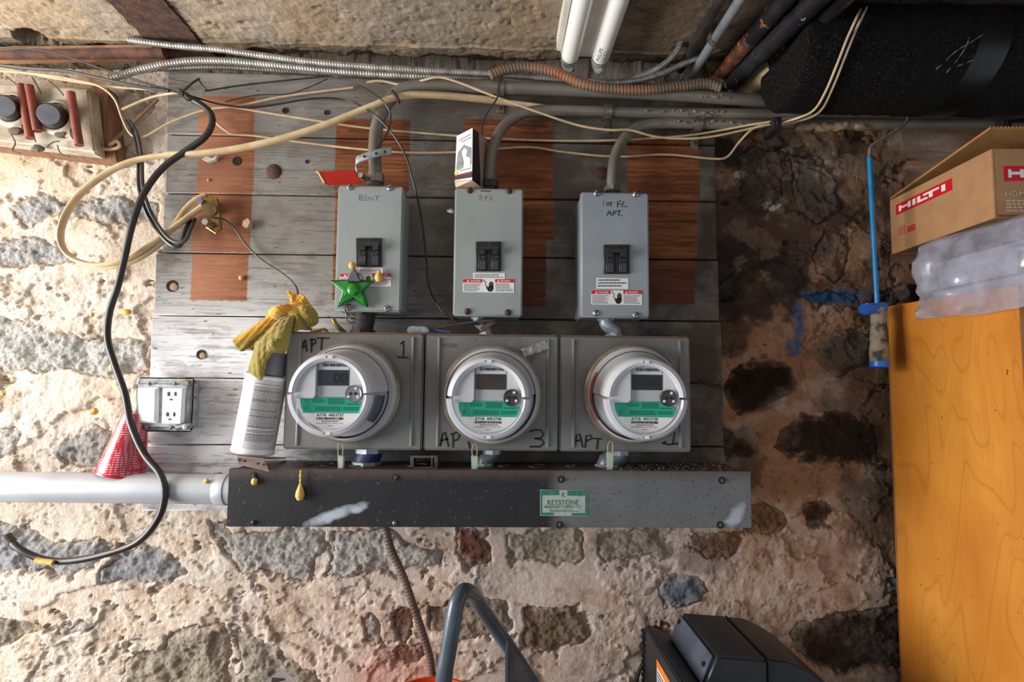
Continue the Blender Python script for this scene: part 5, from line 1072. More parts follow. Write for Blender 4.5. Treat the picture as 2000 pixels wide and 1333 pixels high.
MB().tube(smoothpath(pp([(186, 288), (206, 292), (226, 290), (234, 285), (228, 276), (214, 284)], .04), .004), .003, 8).build('wire_stub', BEI, T)
cable('beige_wire', 'dull brown wire slanting up behind the cable from the fuse holder', [(212, 284, .035), (250, 250, .03), (290, 212, .03), (310, 192, .03)], None, .0030, M('dull_brown_wire', C(140, 112, 82), rough=.6), group=gw)
# rusty pipe top left
T = thing('rusty_pipe', 'horizontal rusty iron pipe under the ceiling at the left', 'pipe', P(150, 104, .04))
RP = M('rusty_pipe', C(120, 78, 60), C(78, 54, 46), 40, .4, .6, .8, 0, .7, 200, spots=((C(156, 112, 84), 100, .64, .72),))
MB().cyl(P(-400, 106, .045), P(322, 102, .045), .0115, n=20).build('pipe', RP, T)
MB().lathe([(0, .004), (.006, .004), (.0115, 0), (.0125, -.006)], P(322, 102, .045), (1, 0, 0), 16).build('end_plug', RP, T)
MB().prism([P(-400, 95, .06), P(40, 90, .06), P(296, 87, .06), P(296, 90, .06), P(40, 95, .06), P(-400, 100, .06)], (0, .05, 0)).build('thin_lath', M('thin_lath', C(176, 134, 96), C(140, 100, 70), 30, rough=.8), T, bevel=.0006)
# ================================================================ upper right: pipes coming out of the wall, insulated main
def outpipe(name, label, far, r, d0, d1, mat, cat='pipe', sk=(0, 0), extra=None):
    a = P(*far, d0) if len(far) == 2 else Vector((far.x, -d0, far.z)); b_ = a + Vector((sk[0], -(d1 - d0), sk[1])); T = thing(name, label, cat, a, 'pipes running out of the wall under the ceiling')
    n_ = 30; MB().tube([a.lerp(b_, i / n_) for i in range(n_ + 1)], [r * (1 + random.uniform(-.05, .05)) for i in range(n_ + 1)] if mat is not EMTL else r, 18).build('pipe', mat, T); return T, a, b_
EMTL = M('pale_emt', C(168, 174, 178), C(140, 146, 152), 30, rough=.35, metal=.5, spots=((C(120, 108, 96), 70, .64, .74),))
TAR = M('black_tarred_pipe', C(26, 25, 28), C(40, 40, 46), 30, rough=.35, bump=.3, bsc=120, spots=((C(160, 140, 120), 52, .665, .685), (C(150, 90, 44), 36, .665, .69)))
RUSTP = M('flaking_rust', C(128, 70, 34), C(64, 40, 28), 50, .4, .6, .7, 0, .9, 140, spots=((C(186, 130, 82), 90, .60, .68), (C(40, 38, 40), 26, .56, .62)))
PCR = M('stained_cream_pipe', C(206, 186, 150), C(168, 138, 98), 30, rough=.6, bump=.3)
def under(px, py, off):      # start pixel, at depth .02, of a pipe hung off metres below the slab and seen at (px, py)
    v_ = ROT @ Vector(((px - 1000) / FPX, (666.5 - py) / FPX, -1)); p = CAM + v_ * ((ZC - off - CAM.z) / v_.z); return p
T, a, b_ = outpipe('conduit', 'pale steel conduit with a hanger running out of the wall', under(1416, 46, .026), .0088, .02, .45, EMTL, 'conduit')
mid = a.lerp(b_, .30); MB().lathe([(.0092, -.006), (.0105, -.006), (.0105, .006), (.0092, .006)], mid, (0, -1, 0), 20).build('hanger_band', STR, T)
MB().box(mid.x - .012, mid.x - .009, mid.y - .008, mid.y + .008, mid.z, ZC).build('hanger_leg', STR, T); MB().box(mid.x + .009, mid.x + .012, mid.y - .008, mid.y + .008, mid.z, ZC).build('hanger_leg', STR, T)
T, a, b_ = outpipe('iron_pipe', 'rust eaten pipe, black further out, left of the black pipe', (1404, 150), .0150, .02, .45, RUSTP, sk=(.03, 0))
MB().tube([a.lerp(b_, i / 10) for i in range(3, 11)], .0158, 18).build('black_coating', TAR, T)
T, a, b_ = outpipe('iron_pipe', 'straight black pipe with chipped paint above the cream collar', (1424, 170), .0165, .03, .45, TAR, sk=(.045, 0))
T, a, b_ = outpipe('iron_pipe', 'black and rusty pipe in the cream collar beside the insulated main', (1470, 168), .0165, .03, .42, TAR, sk=(.03, 0))
MB().tube([a.lerp(b_, q) for q in (.22, .3, .38, .46)], [.0172, .0182, .0180, .0168], 18).build('rust_scale', RUSTP, T)
MB().lathe([(.019, -.03), (.0225, -.03), (.0225, .085), (.0185, .085)], a, (b_ - a).normalized(), 26).build('collar', PCR, T)
T, a, b_ = outpipe('iron_pipe', 'dark thin pipe running out of the wall nearest the lamp', under(1384, 40, .014), .0085, .03, .45, M('dark_pipe', C(70, 64, 60), C(50, 46, 44), 40, rough=.5, metal=.4))
# plaster lumps round the pipe entries
mb = MB()
PLUMP = M('lumpy_lime_plaster', C(176, 152, 120), C(130, 104, 78), 30, rough=.95, bump=.9, bsc=120)
for i in range(26):
    x = random.uniform(1385, 1500); y = random.uniform(110, 196); mb.ball(P(x, y, .015), random.uniform(.012, .03), random.uniform(.010, .024), random.uniform(.010, .02), 10, .18)
for i in range(34):
    x = random.uniform(1560, 1700); mb.ball(P(x, random.uniform(243, 252), .076), random.uniform(.006, .014), .010, random.uniform(.003, .007), 8, .25)
o = mb.build('plaster_lumps', PLUMP); md = o.modifiers.new('remesh', 'REMESH'); md.mode = 'VOXEL'; md.voxel_size = .004
tag(o, 'pale lumps of plaster packed round the pipes and along the lower conduit', 'plaster', kind='stuff')
mb = MB()
for i in range(60):
    x = random.gauss(1376, 40); y, dq = random.choice(((188, .087), (184, .086), (219, .079), (226, .078), (240, .077))); y += random.uniform(-3, 3); r = random.uniform(.001, .0036); mb.ball(P(x, y, dq), r * 1.6, r * .6, r, 6, .35)
tag(mb.build('plaster_splashes', M('plaster_splash', C(150, 136, 120), C(86, 70, 58), 200, rough=.9, bump=.5)), 'crusty splashes of plaster on the conduits left of the insulated main', 'plaster', kind='stuff')
def foammat():
    m, t, b = newmat('black_rubber_insulation'); v = pos(t)
    n1 = noise(t, v, 300, 4, .8); c = mix(t, ramp(t, n1, .52, .74), C(7, 7, 7), C(84, 79, 76))
    c = mix(t, ramp(t, noise(t, v, 7, 3), .35, .7), c, C(18, 17, 16)); t.links.new(c, b.inputs['Base Color']); b.inputs['Roughness'].default_value = .95; b.inputs['Specular IOR Level'].default_value = .15; bumpto(t, b, n1, .8, .003)
    return m
INS = foammat(); TAPE = M('smooth_black_tape', C(14, 13, 13), C(24, 22, 22), 20, rough=.38)
dI = .165; ct, cb_ = P(1700, 24, dI), P(1700, 216, dI); rI = .088; cz = cb_.z + rI + .001; xl = P(1527, 120, dI).x
T = thing('insulated_pipe', 'thick black foam insulated pipe with smooth tape bands under the ceiling', 'insulated pipe', (xl, -dI, cz))
prof = [(0, .006), (.040, .003), (rI - .014, 0), (rI - .005, .002), (rI, .010)] + [(rI + random.uniform(-.0012, .0012), .010 + .012 * i) for i in range(1, 70)]
MB().lathe(prof, (xl, -dI, cz), (1, 0, 0), 64).build('insulation', INS, T)
def band(px, w, sl):
    c = P(px, 120, dI - rI).x; mb = MB(); n_ = 56
    for i in range(n_):
        t_ = 2 * math.pi * i / n_; off = sl * math.cos(t_)
        for k in range(6):
            e_ = .0006 if k in (0, 5) else .0022
            mb.v.append(Vector((c + off + w * (k / 5 - .5), -dI + math.sin(t_) * (rI + e_), cz + math.cos(t_) * (rI + e_))))
    for i in range(n_):
        for k in range(5): mb.f.append((i * 6 + k, ((i + 1) % n_) * 6 + k, ((i + 1) % n_) * 6 + k + 1, i * 6 + k + 1))
    mb.build('tape_band', TAPE, T)
band(1788, .052, .022); band(1918, .060, .026)
for pts in ([(1718, 214), (1740, 192), (1766, 176), (1788, 162)], [(1752, 210), (1776, 202), (1796, 196)], [(1738, 218), (1754, 190), (1760, 170)]):
    q = [P(x, y, .10) for x, y in pts]; out = []
    for p in q:
        zz = p.z - cz; rr = min(abs(zz), rI - .002); yy = math.sqrt(rI * rI - rr * rr); out.append(Vector((p.x, -dI - yy - .0005, cz + (rr if zz > 0 else -rr))))
    MB().tube(smoothpath(out, .005), .0008, 6, rfun=lambda a_, i, t_: a_ * (1 + .5 * math.sin(i * 2.1))).build('torn_edge', M('torn_edge', C(104, 98, 94), rough=.8), T)
def onpipe(px, py, lift, dmin):   # a point lying on the front of the insulated pipe, or at least dmin out from the wall
    v_ = ROT @ Vector(((px - 1000) / FPX, (666.5 - py) / FPX, -1)); oy, oz = CAM.y + dI, CAM.z - cz; rr = rI + lift
    A_ = v_.y ** 2 + v_.z ** 2; B2 = oy * v_.y + oz * v_.z; D_2 = B2 * B2 - A_ * (oy * oy + oz * oz - rr * rr)
    if D_2 > 0:
        p = CAM + v_ * ((-B2 - math.sqrt(D_2)) / A_)
        if -p.y > dmin: return p
    return P(px, py, dmin)
for lb, pts, lift in (('left beige wire of the pair climbing over the black insulated pipe', [(1520, 242), (1560, 230), (1590, 215), (1612, 180), (1634, 128), (1656, 72), (1678, 24), (1690, -6), (1702, -40)], .006),
                      ('right beige wire of the pair climbing over the black insulated pipe', [(1516, 245), (1566, 235), (1602, 217), (1626, 172), (1650, 112), (1672, 58), (1690, 20), (1704, -14), (1714, -44)], .0045)):
    o = MB().tube(smoothpath([onpipe(x, y, lift, .105) for x, y in pts], .008), .0021, 8).build('beige_wire', BEI); tag(o, lb, 'cable', gw)
# ================================================================ blue foam gun hanging from the conduit
T = thing('foam_gun', 'foam applicator with a long blue barrel and a dirty handle hanging from the conduit', 'foam gun', P(1712, 590, .10))
MB().tube(smoothpath(pp([(1773, 220, .10), (1774, 230, .105), (1768, 241, .11), (1738, 262, .108), (1706, 282, .104), (1699, 292, .102), (1698, 316, .10)]), .004), .0030, 10).build('nozzle_tube', M('dirty_nozzle', C(120, 108, 98), C(92, 80, 70), 100, rough=.6, metal=.2), T)
MB().cyl(P(1698, 308, .10), P(1713, 594, .10), .0044, n=16).build('barrel', M('blue_barrel', C(24, 130, 190), C(18, 112, 170), 30, rough=.3, coat=.3), T)
BLU = M('blue_handle_plastic', C(40, 96, 190), C(34, 80, 160), 60, rough=.45, spots=((C(140, 128, 110), 60, .60, .70),))
DHD = M('dirty_handle', C(150, 136, 112), C(118, 104, 84), 40, rough=.8, bump=.4, bsc=200, spots=((C(60, 56, 54), 40, .52, .60), (C(40, 96, 190), 34, .67, .71)))
MB().pprism([(1693, 592), (1700, 590), (1708, 593), (1722, 590), (1736, 591), (1737, 603), (1732, 612), (1697, 613), (1692, 603)], .112, .026).build('flange', BLU, T, bevel=.003)
a, b_ = P(1715, 602, .10), P(1718, 706, .10); n_ = 14
MB().tube([a.lerp(b_, i / n_) for i in range(n_ + 1)], [np.interp(i / n_, [0, .25, .6, .85, 1], [.0130, .0125, .0150, .0165, .0155]) for i in range(n_ + 1)], 18).build('handle', DHD, T)
MB().tube([b_ + (b_ - a) * .0, b_ + (b_ - a) * .03, b_ + (b_ - a) * .10, b_ + (b_ - a) * .12], [.0158, .0162, .0160, .013], 20).build('end_cap', M('blue_cap', C(36, 108, 210), rough=.35), T)
# ================================================================ wooden cabinet, plastic bag, carton at the right
def maple():
    m, t, b = newmat('varnished_maple'); v = pos(t)
    w = noise(t, pos(t, (6, 6, 1.6)), 1.3, 2, .4, .5); band_ = math_(t, 'FRACT', math_(t, 'MULTIPLY', w, 14.0))
    l = math_(t, 'SUBTRACT', 1.0, ramp(t, math_(t, 'ABSOLUTE', math_(t, 'SUBTRACT', band_, .5)), .0, .08)); l2 = ramp(t, band_, .0, 1.0)
    c = mix(t, ramp(t, noise(t, pos(t, (2, 2, .8)), 4, 3), .3, .7), C(222, 154, 62), C(192, 118, 38)); c = mix(t, math_(t, 'MULTIPLY', l2, .22), c, C(190, 116, 40))
    c = mix(t, math_(t, 'MULTIPLY', l, .34), c, C(150, 84, 26)); c = mix(t, math_(t, 'MULTIPLY', ramp(t, noise(t, pos(t, (60, 60, 5)), 3, 3), .5, .8), .25), c, C(168, 96, 34))
    c = mix(t, ramp(t, noise(t, v, 95, 2), .735, .76), c, C(96, 52, 20))
    t.links.new(c, b.inputs['Base Color']); b.inputs['Roughness'].default_value = .34; b.inputs['Coat Weight'].default_value = .35; bumpto(t, b, noise(t, v, 40, 2), .05)
    return m
MAP = maple(); MAPD = M('cabinet_front_wood', C(150, 100, 50), C(120, 78, 36), 10, rough=.5, stretch=(4, 4, 1))
fa, fb_ = P(1733, 601, .06), P(1988, 553, .30); ztop = (fa.z + fb_.z) / 2
cab = thing('wooden_cabinet', 'tall varnished honey coloured wooden cabinet at the right edge', 'cabinet', (fa.x + .15, -.18, 0))
n1 = (Vector((fb_.x, fb_.y, 0)) - Vector((fa.x, fa.y, 0))).normalized(); nx = Vector((-n1.y, n1.x, 0)); nx = nx if nx.x > 0 else -nx
q = [Vector((fa.x, fa.y, 0)), Vector((fb_.x, fb_.y, 0)), Vector((fb_.x, fb_.y, ztop)), Vector((fa.x, fa.y, ztop))]
MB().prism(q, nx * .018).build('side_panel', MAP, cab, bevel=.0008, seg=1)
o_ = Vector((fb_.x, fb_.y, 0)) + nx * .0185 + n1 * -.006
MB().prism([o_, o_ + nx * .42, o_ + nx * .42 + Vector((0, 0, ztop)), o_ + Vector((0, 0, ztop))], n1 * -.018).build('front_panel', MAPD, cab, bevel=.0008, seg=1)
o_ = Vector((fa.x, fa.y, ztop - .018)) + nx * .0185
MB().prism([o_ + n1 * .002, o_ + nx * .42 + n1 * .002, o_ + nx * .42 + n1 * .215, o_ + n1 * .215], (0, 0, .018)).build('top_panel', MAP, cab)
q = [Vector((fa.x, fa.y, 0)) + nx * .42, Vector((fb_.x, fb_.y, 0)) + nx * .42 - n1 * .008, Vector((fb_.x, fb_.y, ztop)) + nx * .42 - n1 * .008, Vector((fa.x, fa.y, ztop)) + nx * .42]
MB().prism(q, nx * .018).build('side_panel', MAP, cab)
MB().tube([fa + Vector((-.0006, 0, 0)), Vector((fa.x - .0006, fa.y, .01))], .0012, 6).build('edge_band', MAPD, cab)
# carton
KRAFT = M('kraft_cardboard', C(176, 134, 92), C(166, 122, 82), 30, rough=.75, bump=.12, bsc=300, spots=((C(150, 108, 70), 240, .70, .80),)); KRD = M('kraft_inside', C(178, 130, 74), C(160, 112, 60), 20, rough=.8)
nb0, nb1, nt1 = P(1741, 486, .02), P(1944, 440, .27), P(1940, 305, .27)
zb_ = (nb0.z + nb1.z) / 2; zt_ = zb_ + (nt1.z - nb1.z) * 1.0
ax0 = Vector((nb0.x, nb0.y, zb_)); ax1 = Vector((nb1.x, nb1.y, zb_)); dv = (ax1 - ax0); dn = dv.normalized(); rx_ = Vector((-dn.y, dn.x, 0)); rx_ = rx_ if rx_.x > 0 else -rx_
Hh = Vector((0, 0, zt_ - zb_)); Wd = .34
T = thing('cardboard_box', 'open brown cardboard box with red brand labels on top of the plastic bag', 'cardboard box', ax0)
th = .004
MB().prism([ax0, ax1, ax1 + Hh, ax0 + Hh], rx_ * th).build('side_wall', KRAFT, T, bevel=.0008)
MB().prism([ax1 + rx_ * th, ax1 + rx_ * Wd, ax1 + rx_ * Wd + Hh, ax1 + rx_ * th + Hh], dn * -th).build('front_wall', KRAFT, T, bevel=.0008)
MB().prism([ax0 + rx_ * th, ax0 + rx_ * Wd, ax0 + rx_ * Wd + Hh, ax0 + rx_ * th + Hh], dn * th).build('back_wall', KRAFT, T)
MB().prism([ax0 + rx_ * Wd, ax1 + rx_ * Wd, ax1 + rx_ * Wd + Hh, ax0 + rx_ * Wd + Hh], rx_ * -th).build('side_wall', KRAFT, T)
zz = Vector((0, 0, .001))
MB().prism([ax0 + rx_ * .004 + zz, ax1 + rx_ * .004 + zz, ax1 + rx_ * Wd + zz, ax0 + rx_ * Wd + zz], (0, 0, .004)).build('bottom', KRAFT, T)
lf = P(1930, 252, .27); l0 = ax0 + Hh + Vector((0, 0, .001)); l1 = Vector((ax1.x, ax1.y, lf.z))
MB().prism([l0, l1, l1 + rx_ * Wd, l0 + rx_ * Wd], (0, 0, .004)).build('lid', KRD, T, bevel=.0006)
mb = MB()
for i in range(60): mb.ball(l1 + rx_ * (Wd * i / 60) + Vector((0, -.0006, .0022)), .0026, .001, .002, 6, .1)
mb.build('torn_lid_edge', KRD, T)
RB = M('brand_red', C(204, 22, 32), rough=.45)
def logo(o, u, v, n, W_, H_):
    red = MB().prism([o, o + u * W_, o + u * W_ + v * H_, o + v * H_], n * .0004).build('logo_panel', RB, T, smooth=False); k = n * .0007
    mb = MB(); rect = lambda a, b, c_, d_: mb.add([o + k + u * (W_ * x) + v * (H_ * y) for x, y in ((a, b), (c_, b), (c_, d_), (a, d_))], [(0, 1, 2, 3)])
    for r_ in ((.06, .22, .11, .78), (.11, .42, .24, .62), (.24, .22, .295, .78), (.325, .22, .385, .78), (.415, .22, .475, .78), (.475, .22, .60, .40), (.525, .60, .80, .78), (.625, .22, .69, .60), (.835, .22, .90, .78)): rect(*r_)
    mb.build('lettering', WHITE, red, smooth=False)
def onside(px, py):          # where the pixel's ray meets the box's left side
    v_ = ROT @ Vector(((px - 1000) / FPX, (666.5 - py) / FPX, -1)); nn = Vector((-rx_.x, -rx_.y, 0)); t_ = (ax0 - CAM).dot(nn) / v_.dot(nn); return CAM + v_ * t_
a, b_, c_ = onside(1751, 421), onside(1861, 384), onside(1750, 401)
u_ = Vector((b_.x - a.x, b_.y - a.y, 0)); wl_ = u_.length; logo(a - rx_ * .0003, dn, Vector((0, 0, 1)), -rx_, wl_, c_.z - a.z)
a = onside(1756, 461); mb = MB()
for i in range(5):
    for j in range(3):
        o_ = a - rx_ * .0006 + dn * (.007 * j) + Vector((0, 0, .0036 * i)); mb.add([o_, o_ + dn * .0055, o_ + dn * .0055 + Vector((0, 0, .002)), o_ + Vector((0, 0, .002))], [(0, 1, 2, 3)])
mb.build('stamp_print', M('red_stamp', C(190, 70, 60), rough=.6), T, smooth=False)
a = onside(1773, 455); sq = MB().prism([a, a + dn * .022, a + dn * .022 + Vector((0, 0, .012)), a + Vector((0, 0, .012))], -rx_ * .0005).build('stamp', M('red_stamp_panel', C(190, 56, 50), rough=.6), T, smooth=False)
def onfront(px, py):         # where the pixel's ray meets the front of the box
    v_ = ROT @ Vector(((px - 1000) / FPX, (666.5 - py) / FPX, -1)); return CAM + v_ * ((ax1 - CAM).dot(dn) / v_.dot(dn)) + dn * .0003
a = onfront(1961, 354); logo(a, rx_, Vector((0, 0, 1)), dn, .10, onfront(1961, 325).z - a.z)
a = onfront(1963, 384); text('HDM 500', (0, 0, .055, .0085), 0, M('pale_print', C(206, 184, 156), rough=.6), T, .008, frame=(a + dn * .0006, rx_, Vector((0, 0, 1))))
mb = MB(); a = onfront(1964, 394)
for i in range(4):
    x = 0
    while x < .060: w_ = random.uniform(.004, .009); o_ = a + rx_ * x + Vector((0, 0, -.0052 * i)); mb.add([o_, o_ + rx_ * w_, o_ + rx_ * w_ + Vector((0, 0, .0024)), o_ + Vector((0, 0, .0024))], [(0, 1, 2, 3)]); x += w_ + .0015
mb.build('small_print', bpy.data.materials['pale_print'], T, smooth=False)
# plastic bag: a lumpy thin skin over its contents, its hem hanging over the cabinet side
def bagmat():
    m = bpy.data.materials.new('clear_polythene'); m.use_nodes = True; t = m.node_tree; t.nodes.clear()
    out_ = nd(t, 'ShaderNodeOutputMaterial'); tr = nd(t, 'ShaderNodeBsdfTransparent', {0: (.96, .96, .98, 1)}); df = nd(t, 'ShaderNodeBsdfDiffuse', {0: C(196, 196, 210)}); gl = nd(t, 'ShaderNodeBsdfGlossy', {0: (.9, .9, .95, 1), 1: .2})
    v = pos(t); k = nd(t, 'ShaderNodeMapRange', {0: noise(t, v, 26, 4, .6), 1: .35, 2: .7, 3: .30, 4: .58}).outputs[0]
    m1 = nd(t, 'ShaderNodeMixShader', {0: k}); t.links.new(tr.outputs[0], m1.inputs[1]); t.links.new(df.outputs[0], m1.inputs[2])
    fr = nd(t, 'ShaderNodeLayerWeight', {0: .35}); m2 = nd(t, 'ShaderNodeMixShader', {0: math_(t, 'ADD', math_(t, 'MULTIPLY', fr.outputs[1], .5), .06)})
    t.links.new(m1.outputs[0], m2.inputs[1]); t.links.new(gl.outputs[0], m2.inputs[2]); t.links.new(m2.outputs[0], out_.inputs[0]); return m
zl0, zl1 = ztop, zb_ - .001
nu, nv = 90, 44; V_ = np.zeros((nv, nu, 3)); per = []
A0 = Vector((fa.x + .045, -.02, 0)); 
corner = [Vector((fa.x + .0015, -.135, 0)), Vector((fb_.x - .006, -.335, 0)), Vector((fb_.x + .34, -.335, 0)), Vector((fb_.x + .34, -.09, 0))]
ring = []
for i in range(nu):
    f = i / nu * 4; k = int(f) % 4; ring.append(corner[k].lerp(corner[(k + 1) % 4], f - int(f)))
cx_ = sum((p.x for p in corner)) / 4; cy_ = sum((p.y for p in corner)) / 4
hem = -.036
for j in range(nv):
    v = j / (nv - 1)
    for i in range(nu):
        p = ring[i]; prof_ = [(0, 1.0, hem), (.20, .995, .0), (.45, 1.02, .05), (.72, .98, zl1 - zl0 - .012), (.84, .86, zl1 - zl0 - .001), (1, .02, zl1 - zl0 - .001)]
        s_ = np.interp(v, [q_[0] for q_ in prof_], [q_[1] for q_ in prof_]); h_ = np.interp(v, [q_[0] for q_ in prof_], [q_[2] for q_ in prof_])
        V_[j, i] = (cx_ + (p.x - cx_) * s_, cy_ + (p.y - cy_) * s_, zl0 + h_)
xx, yy, zz_ = V_[..., 0], V_[..., 1], V_[..., 2]
fn = (1 - np.abs(2 * fbm(yy + xx * .6, zz_ * 1.2, .060, 911, 3, .55) - 1) - .72); amp = .022 * np.clip((zl1 - zz_) / .05, 0, 1) ** .5
dx_, dy_ = xx - cx_, yy - cy_; ln = np.hypot(dx_, dy_) + 1e-6
V_[..., 0] += dx_ / ln * fn * amp; V_[..., 1] += dy_ / ln * fn * amp; V_[0, :, 2] += .010 * (vn(xx[0] * 1, yy[0] * 1, .05, 931) - .5)
low = sst(zl0 + .012 - V_[..., 2], 0, .01); px_ = fa.x + (fb_.x - fa.x) * (yy + .06) / -.24   # keep the hem outside the cabinet side
V_[..., 0] = np.where((dx_ < 0) & (V_[..., 0] > px_ - .004 - .01), V_[..., 0] * (1 - low) + np.minimum(V_[..., 0], px_ - .004 + 9 * (yy > -.13)) * low, V_[..., 0])
vs = [Vector(p) for p in V_.reshape(-1, 3)]
mb = MB(); mb.v = vs; mb.f = [(j * nu + i, j * nu + (i + 1) % nu, (j + 1) * nu + (i + 1) % nu, (j + 1) * nu + i) for j in range(nv - 1) for i in range(nu)]
bag = mb.build('plastic_bag', bagmat(), ang=80); tag(bag, 'clear crumpled plastic bag between the cardboard box and the wooden cabinet', 'plastic bag')
c_ = MB().box(fb_.x + .02, fb_.x + .31, -.30, -.07, zl0 + .002, zl0 + .075).build('foam_pad', M('pale_packing', C(176, 178, 190), C(150, 156, 172), 12, rough=.8), bevel=.02, seg=4); tag(c_, 'pale packed bundle inside the clear plastic bag', 'bundle')
# ================================================================ bottom edge: hand truck, bucket, carton, black machine
HT = M('grey_blue_tube_paint', C(70, 84, 94), C(60, 72, 82), 20, rough=.35, coat=.2); HTD = M('dark_gusset', C(80, 76, 76), C(62, 56, 56), 30, rough=.5, spots=((C(130, 70, 64), 50, .62, .70),))
T = thing('hand_truck', 'hand truck with a bent grey tube handle at the bottom edge', 'hand truck', P(900, 1333, .2))
path = [(862, 1500, .29), (866, 1340, .29), (876, 1270, .288), (886, 1210, .286), (893, 1175, .283), (902, 1158, .27), (914, 1156, .25), (928, 1168, .22), (945, 1194, .195), (968, 1228, .17), (992, 1262, .148), (1012, 1292, .135), (1070, 1380, .11), (1130, 1480, .10)]
MB().tube(smoothpath(pp(path), .008), .0116, 20).build('handle_tube', HT, T)
a, b_, c_, e_ = P(988, 1250, .152), P(994, 1250, .150), P(1046, 1340, .140), P(986, 1420, .15)
MB().prism([P(989, 1250, .165), P(996, 1252, .165), P(1046, 1340, .155), P(1090, 1430, .15), P(988, 1430, .165)], (0, .003, 0)).build('gusset_plate', HTD, T, bevel=.0008)
MB().prism([P(987, 1250, .168), P(993, 1250, .168), P(992, 1430, .168), P(986, 1430, .168)], (0, .02, 0)).build('gusset_edge', HT, T, bevel=.001)
ORG = M('orange_plastic', C(232, 92, 40), C(222, 82, 34), 20, rough=.35)
T = thing('orange_bucket', 'orange plastic bucket whose rim just shows at the bottom edge', 'bucket', P(850, 1400, .2))
c_ = P(850, 1322, .13); br = .072; o_ = Vector((c_.x, c_.y - br, c_.z - .001))
MB().lathe([(.058, -.30), (.060, -.30), (br - .002, -.004), (br, -.004), (br, 0), (br - .003, 0), (.057, -.296), (0, -.296)], o_, (0, 0, 1), 48, up=(0, 1, 0)).build('bucket_body', ORG, T)
MB().lathe([(br, -.012), (br + .003, -.010), (br + .003, 0), (br - .003, .001)], o_, (0, 0, 1), 48, up=(0, 1, 0)).build('rim', ORG, T)
T = thing('white_carton', 'corner of a white carton at the bottom edge', 'carton', P(545, 1340, .14))
MB().prism([P(512, 1336, .15), P(548, 1308, .10), P(580, 1338, .12), P(600, 1420, .14), P(510, 1420, .15)], (0, .006, 0)).build('panel', M('white_carton', C(226, 224, 226), rough=.5), T, bevel=.001)
MB().prism([P(532, 1324, .128), P(556, 1326, .118), P(560, 1332, .12), P(530, 1336, .14)], (0, -.001, 0)).build('print', INKM, T, smooth=False)
# machine
BMP = M('black_moulded_plastic', C(38, 40, 46), C(30, 31, 36), 18, rough=.42, bump=.12, bsc=350, spots=((C(86, 88, 92), 16, .64, .80), (C(96, 90, 84), 300, .72, .78)))
BMG = M('grey_sheen_plastic', C(84, 94, 108), C(62, 70, 82), 20, rough=.38, bump=.1, spots=((C(120, 126, 132), 18, .62, .78),))  # grey-blue sheen on the hood's end face, put into its base colour
BML = M('black_plastic_dark', C(26, 26, 30), C(20, 20, 24), 20, rough=.45)
T = thing('air_compressor', 'black moulded plastic machine with an orange warning label at the bottom right', 'machine', P(1420, 1400, .15))
d0, d1 = .075, .235
def extr(far, da, db): # profile read at the far depth, run straight out from the wall
    return MB().prism([P(x, y, da) for x, y in far], (0, -(db - da), 0))
hood = [(1330, 1200), (1335, 1197), (1415, 1203), (1423, 1300), (1311, 1247)]
extr([(1311, 1246), (1329, 1200), (1336, 1197), (1416, 1203), (1420, 1400), (1330, 1400)], d0, d1).build('hood', BMP, T, bevel=.004, seg=3)
q = [P(1309.5, 1246, d0 + .004), P(1328, 1201.5, d0 + .004)]
MB().prism([q[0] + Vector((-.0008, 0, 0)), q[1] + Vector((-.0008, 0, 0)), q[1] + Vector((-.0008, -.150, 0)), q[0] + Vector((-.0008, -.150, 0))], (.002, 0, 0)).build('hood_end_plate', BMG, T)
for s_, y_ in ((.8, d0 + .014), (.55, d1 - .018)):
    p = q[0].lerp(q[1], s_); MB().lathe([(0, .0016), (.004, .0016), (.004, 0)], (p.x - .0016, -y_, p.z), (-1, 0, .35), 12).build('screw_hole', INK, T, smooth=False)
extr([(1418, 1204), (1452, 1208), (1482, 1222), (1512, 1242), (1545, 1272), (1572, 1306), (1590, 1345), (1590, 1420), (1418, 1420)], d0 + .004, d1 - .002).build('rear_hood', BMP, T, bevel=.003, seg=2)
extr([(1415.5, 1202), (1419, 1202.5), (1424, 1400), (1420, 1400)], d0 - .001, d1 + .001).build('seam_ridge', BML, T, bevel=.0006)
extr([(1258, 1221), (1264, 1218), (1313, 1243), (1330, 1262), (1420, 1290), (1580, 1330), (1580, 1520), (1258, 1520)], .055, .27).build('lower_body', BMP, T, bevel=.004, seg=2)
xl_ = P(1258, 1221, .055).x; ztp = P(1258, 1225, .055).z
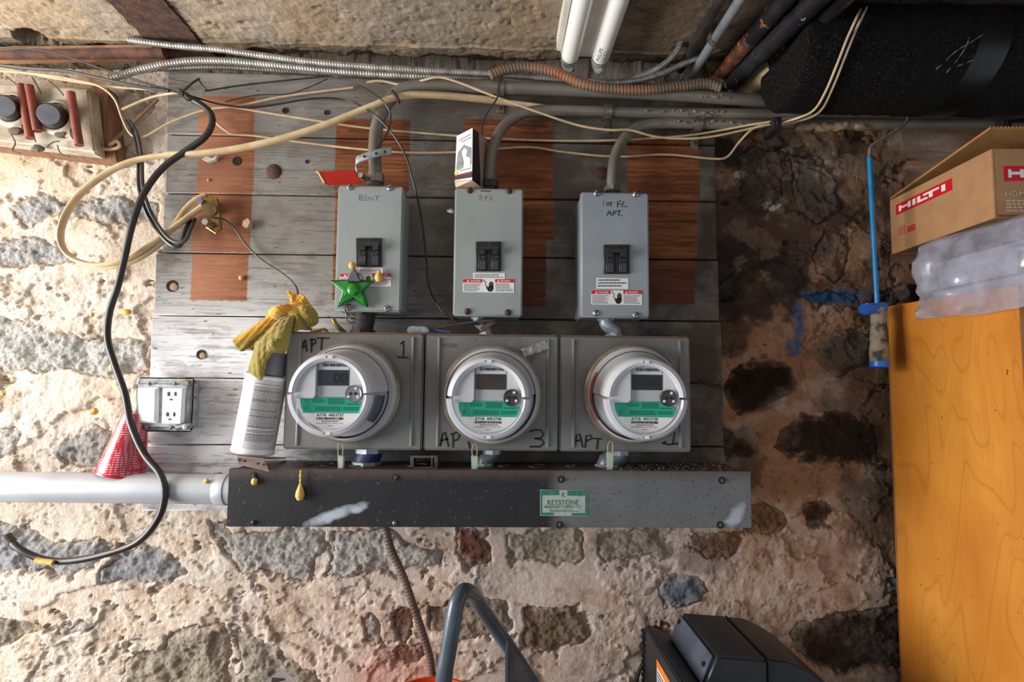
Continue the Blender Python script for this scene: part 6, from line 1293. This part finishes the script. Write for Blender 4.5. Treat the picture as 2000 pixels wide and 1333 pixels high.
for i in range(11):
    MB().box(xl_ - .004, xl_ + .004, -.062, -.046, ztp - .012 - i * .011, ztp - .006 - i * .011).build('cooling_fin', BML, T, bevel=.001)
def onleft(px, py):
    v_ = ROT @ Vector(((px - 1000) / FPX, (666.5 - py) / FPX, -1)); t_ = (xl_ - .0006 - CAM.x) / v_.x; return CAM + v_ * t_
l0 = onleft(1283, 1288); yb = min(l0.y - .13, -.24)
lp = MB().prism([l0, Vector((l0.x, l0.y - .12, l0.z)), Vector((l0.x, l0.y - .12, l0.z - .10)), Vector((l0.x, l0.y, l0.z - .10))], (-.0004, 0, 0)).build('warning_label', WHITE, T, smooth=False)
MB().prism([l0 + Vector((-.0005, 0, 0)), Vector((l0.x - .0005, l0.y - .12, l0.z)), Vector((l0.x - .0005, l0.y - .12, l0.z - .012)), Vector((l0.x - .0005, l0.y, l0.z - .012))], (-.0003, 0, 0)).build('orange_band', M('orange_print', C(240, 128, 24), rough=.5), lp, smooth=False)
mb = MB()
for i in range(12):
    z_ = l0.z - .017 - i * .006; mb.add([(l0.x - .0007, l0.y - .004, z_), (l0.x - .0007, l0.y - .114 + random.uniform(0, .02), z_), (l0.x - .0007, l0.y - .114, z_ - .003), (l0.x - .0007, l0.y - .004, z_ - .003)], [(0, 1, 2, 3)])
mb.build('label_print', INKM, lp, smooth=False)
MB().tube(smoothpath(pp([(1256, 1296, .05), (1246, 1318, .05), (1241, 1345, .05), (1246, 1400, .05)]), .008), .004, 8).build('cord', BLK, T)
tag(MB().tube(smoothpath(pp([(1368, 742), (1384, 750), (1398, 755), (1414, 757)], .052), .004), .0026, 8, rfun=lambda a_, i, t_: a_ * (1 + .3 * math.sin(i * 1.9 + t_))).build('twisted_wire', NIPD), 'dark twisted wire end on the planks right of the rightmost meter socket', 'wire')
tag(MB().tube(smoothpath(pp([(694, 598), (675, 600), (676, 612), (684, 622), (700, 628), (708, 630)], .142), .004), .0018, 8).tube(smoothpath(pp([(680, 612), (676, 622), (682, 630), (694, 630)], .13), .004), .0014, 8).build('wire_hook', DGR), 'bent dark wire hook under the green star', 'wire')
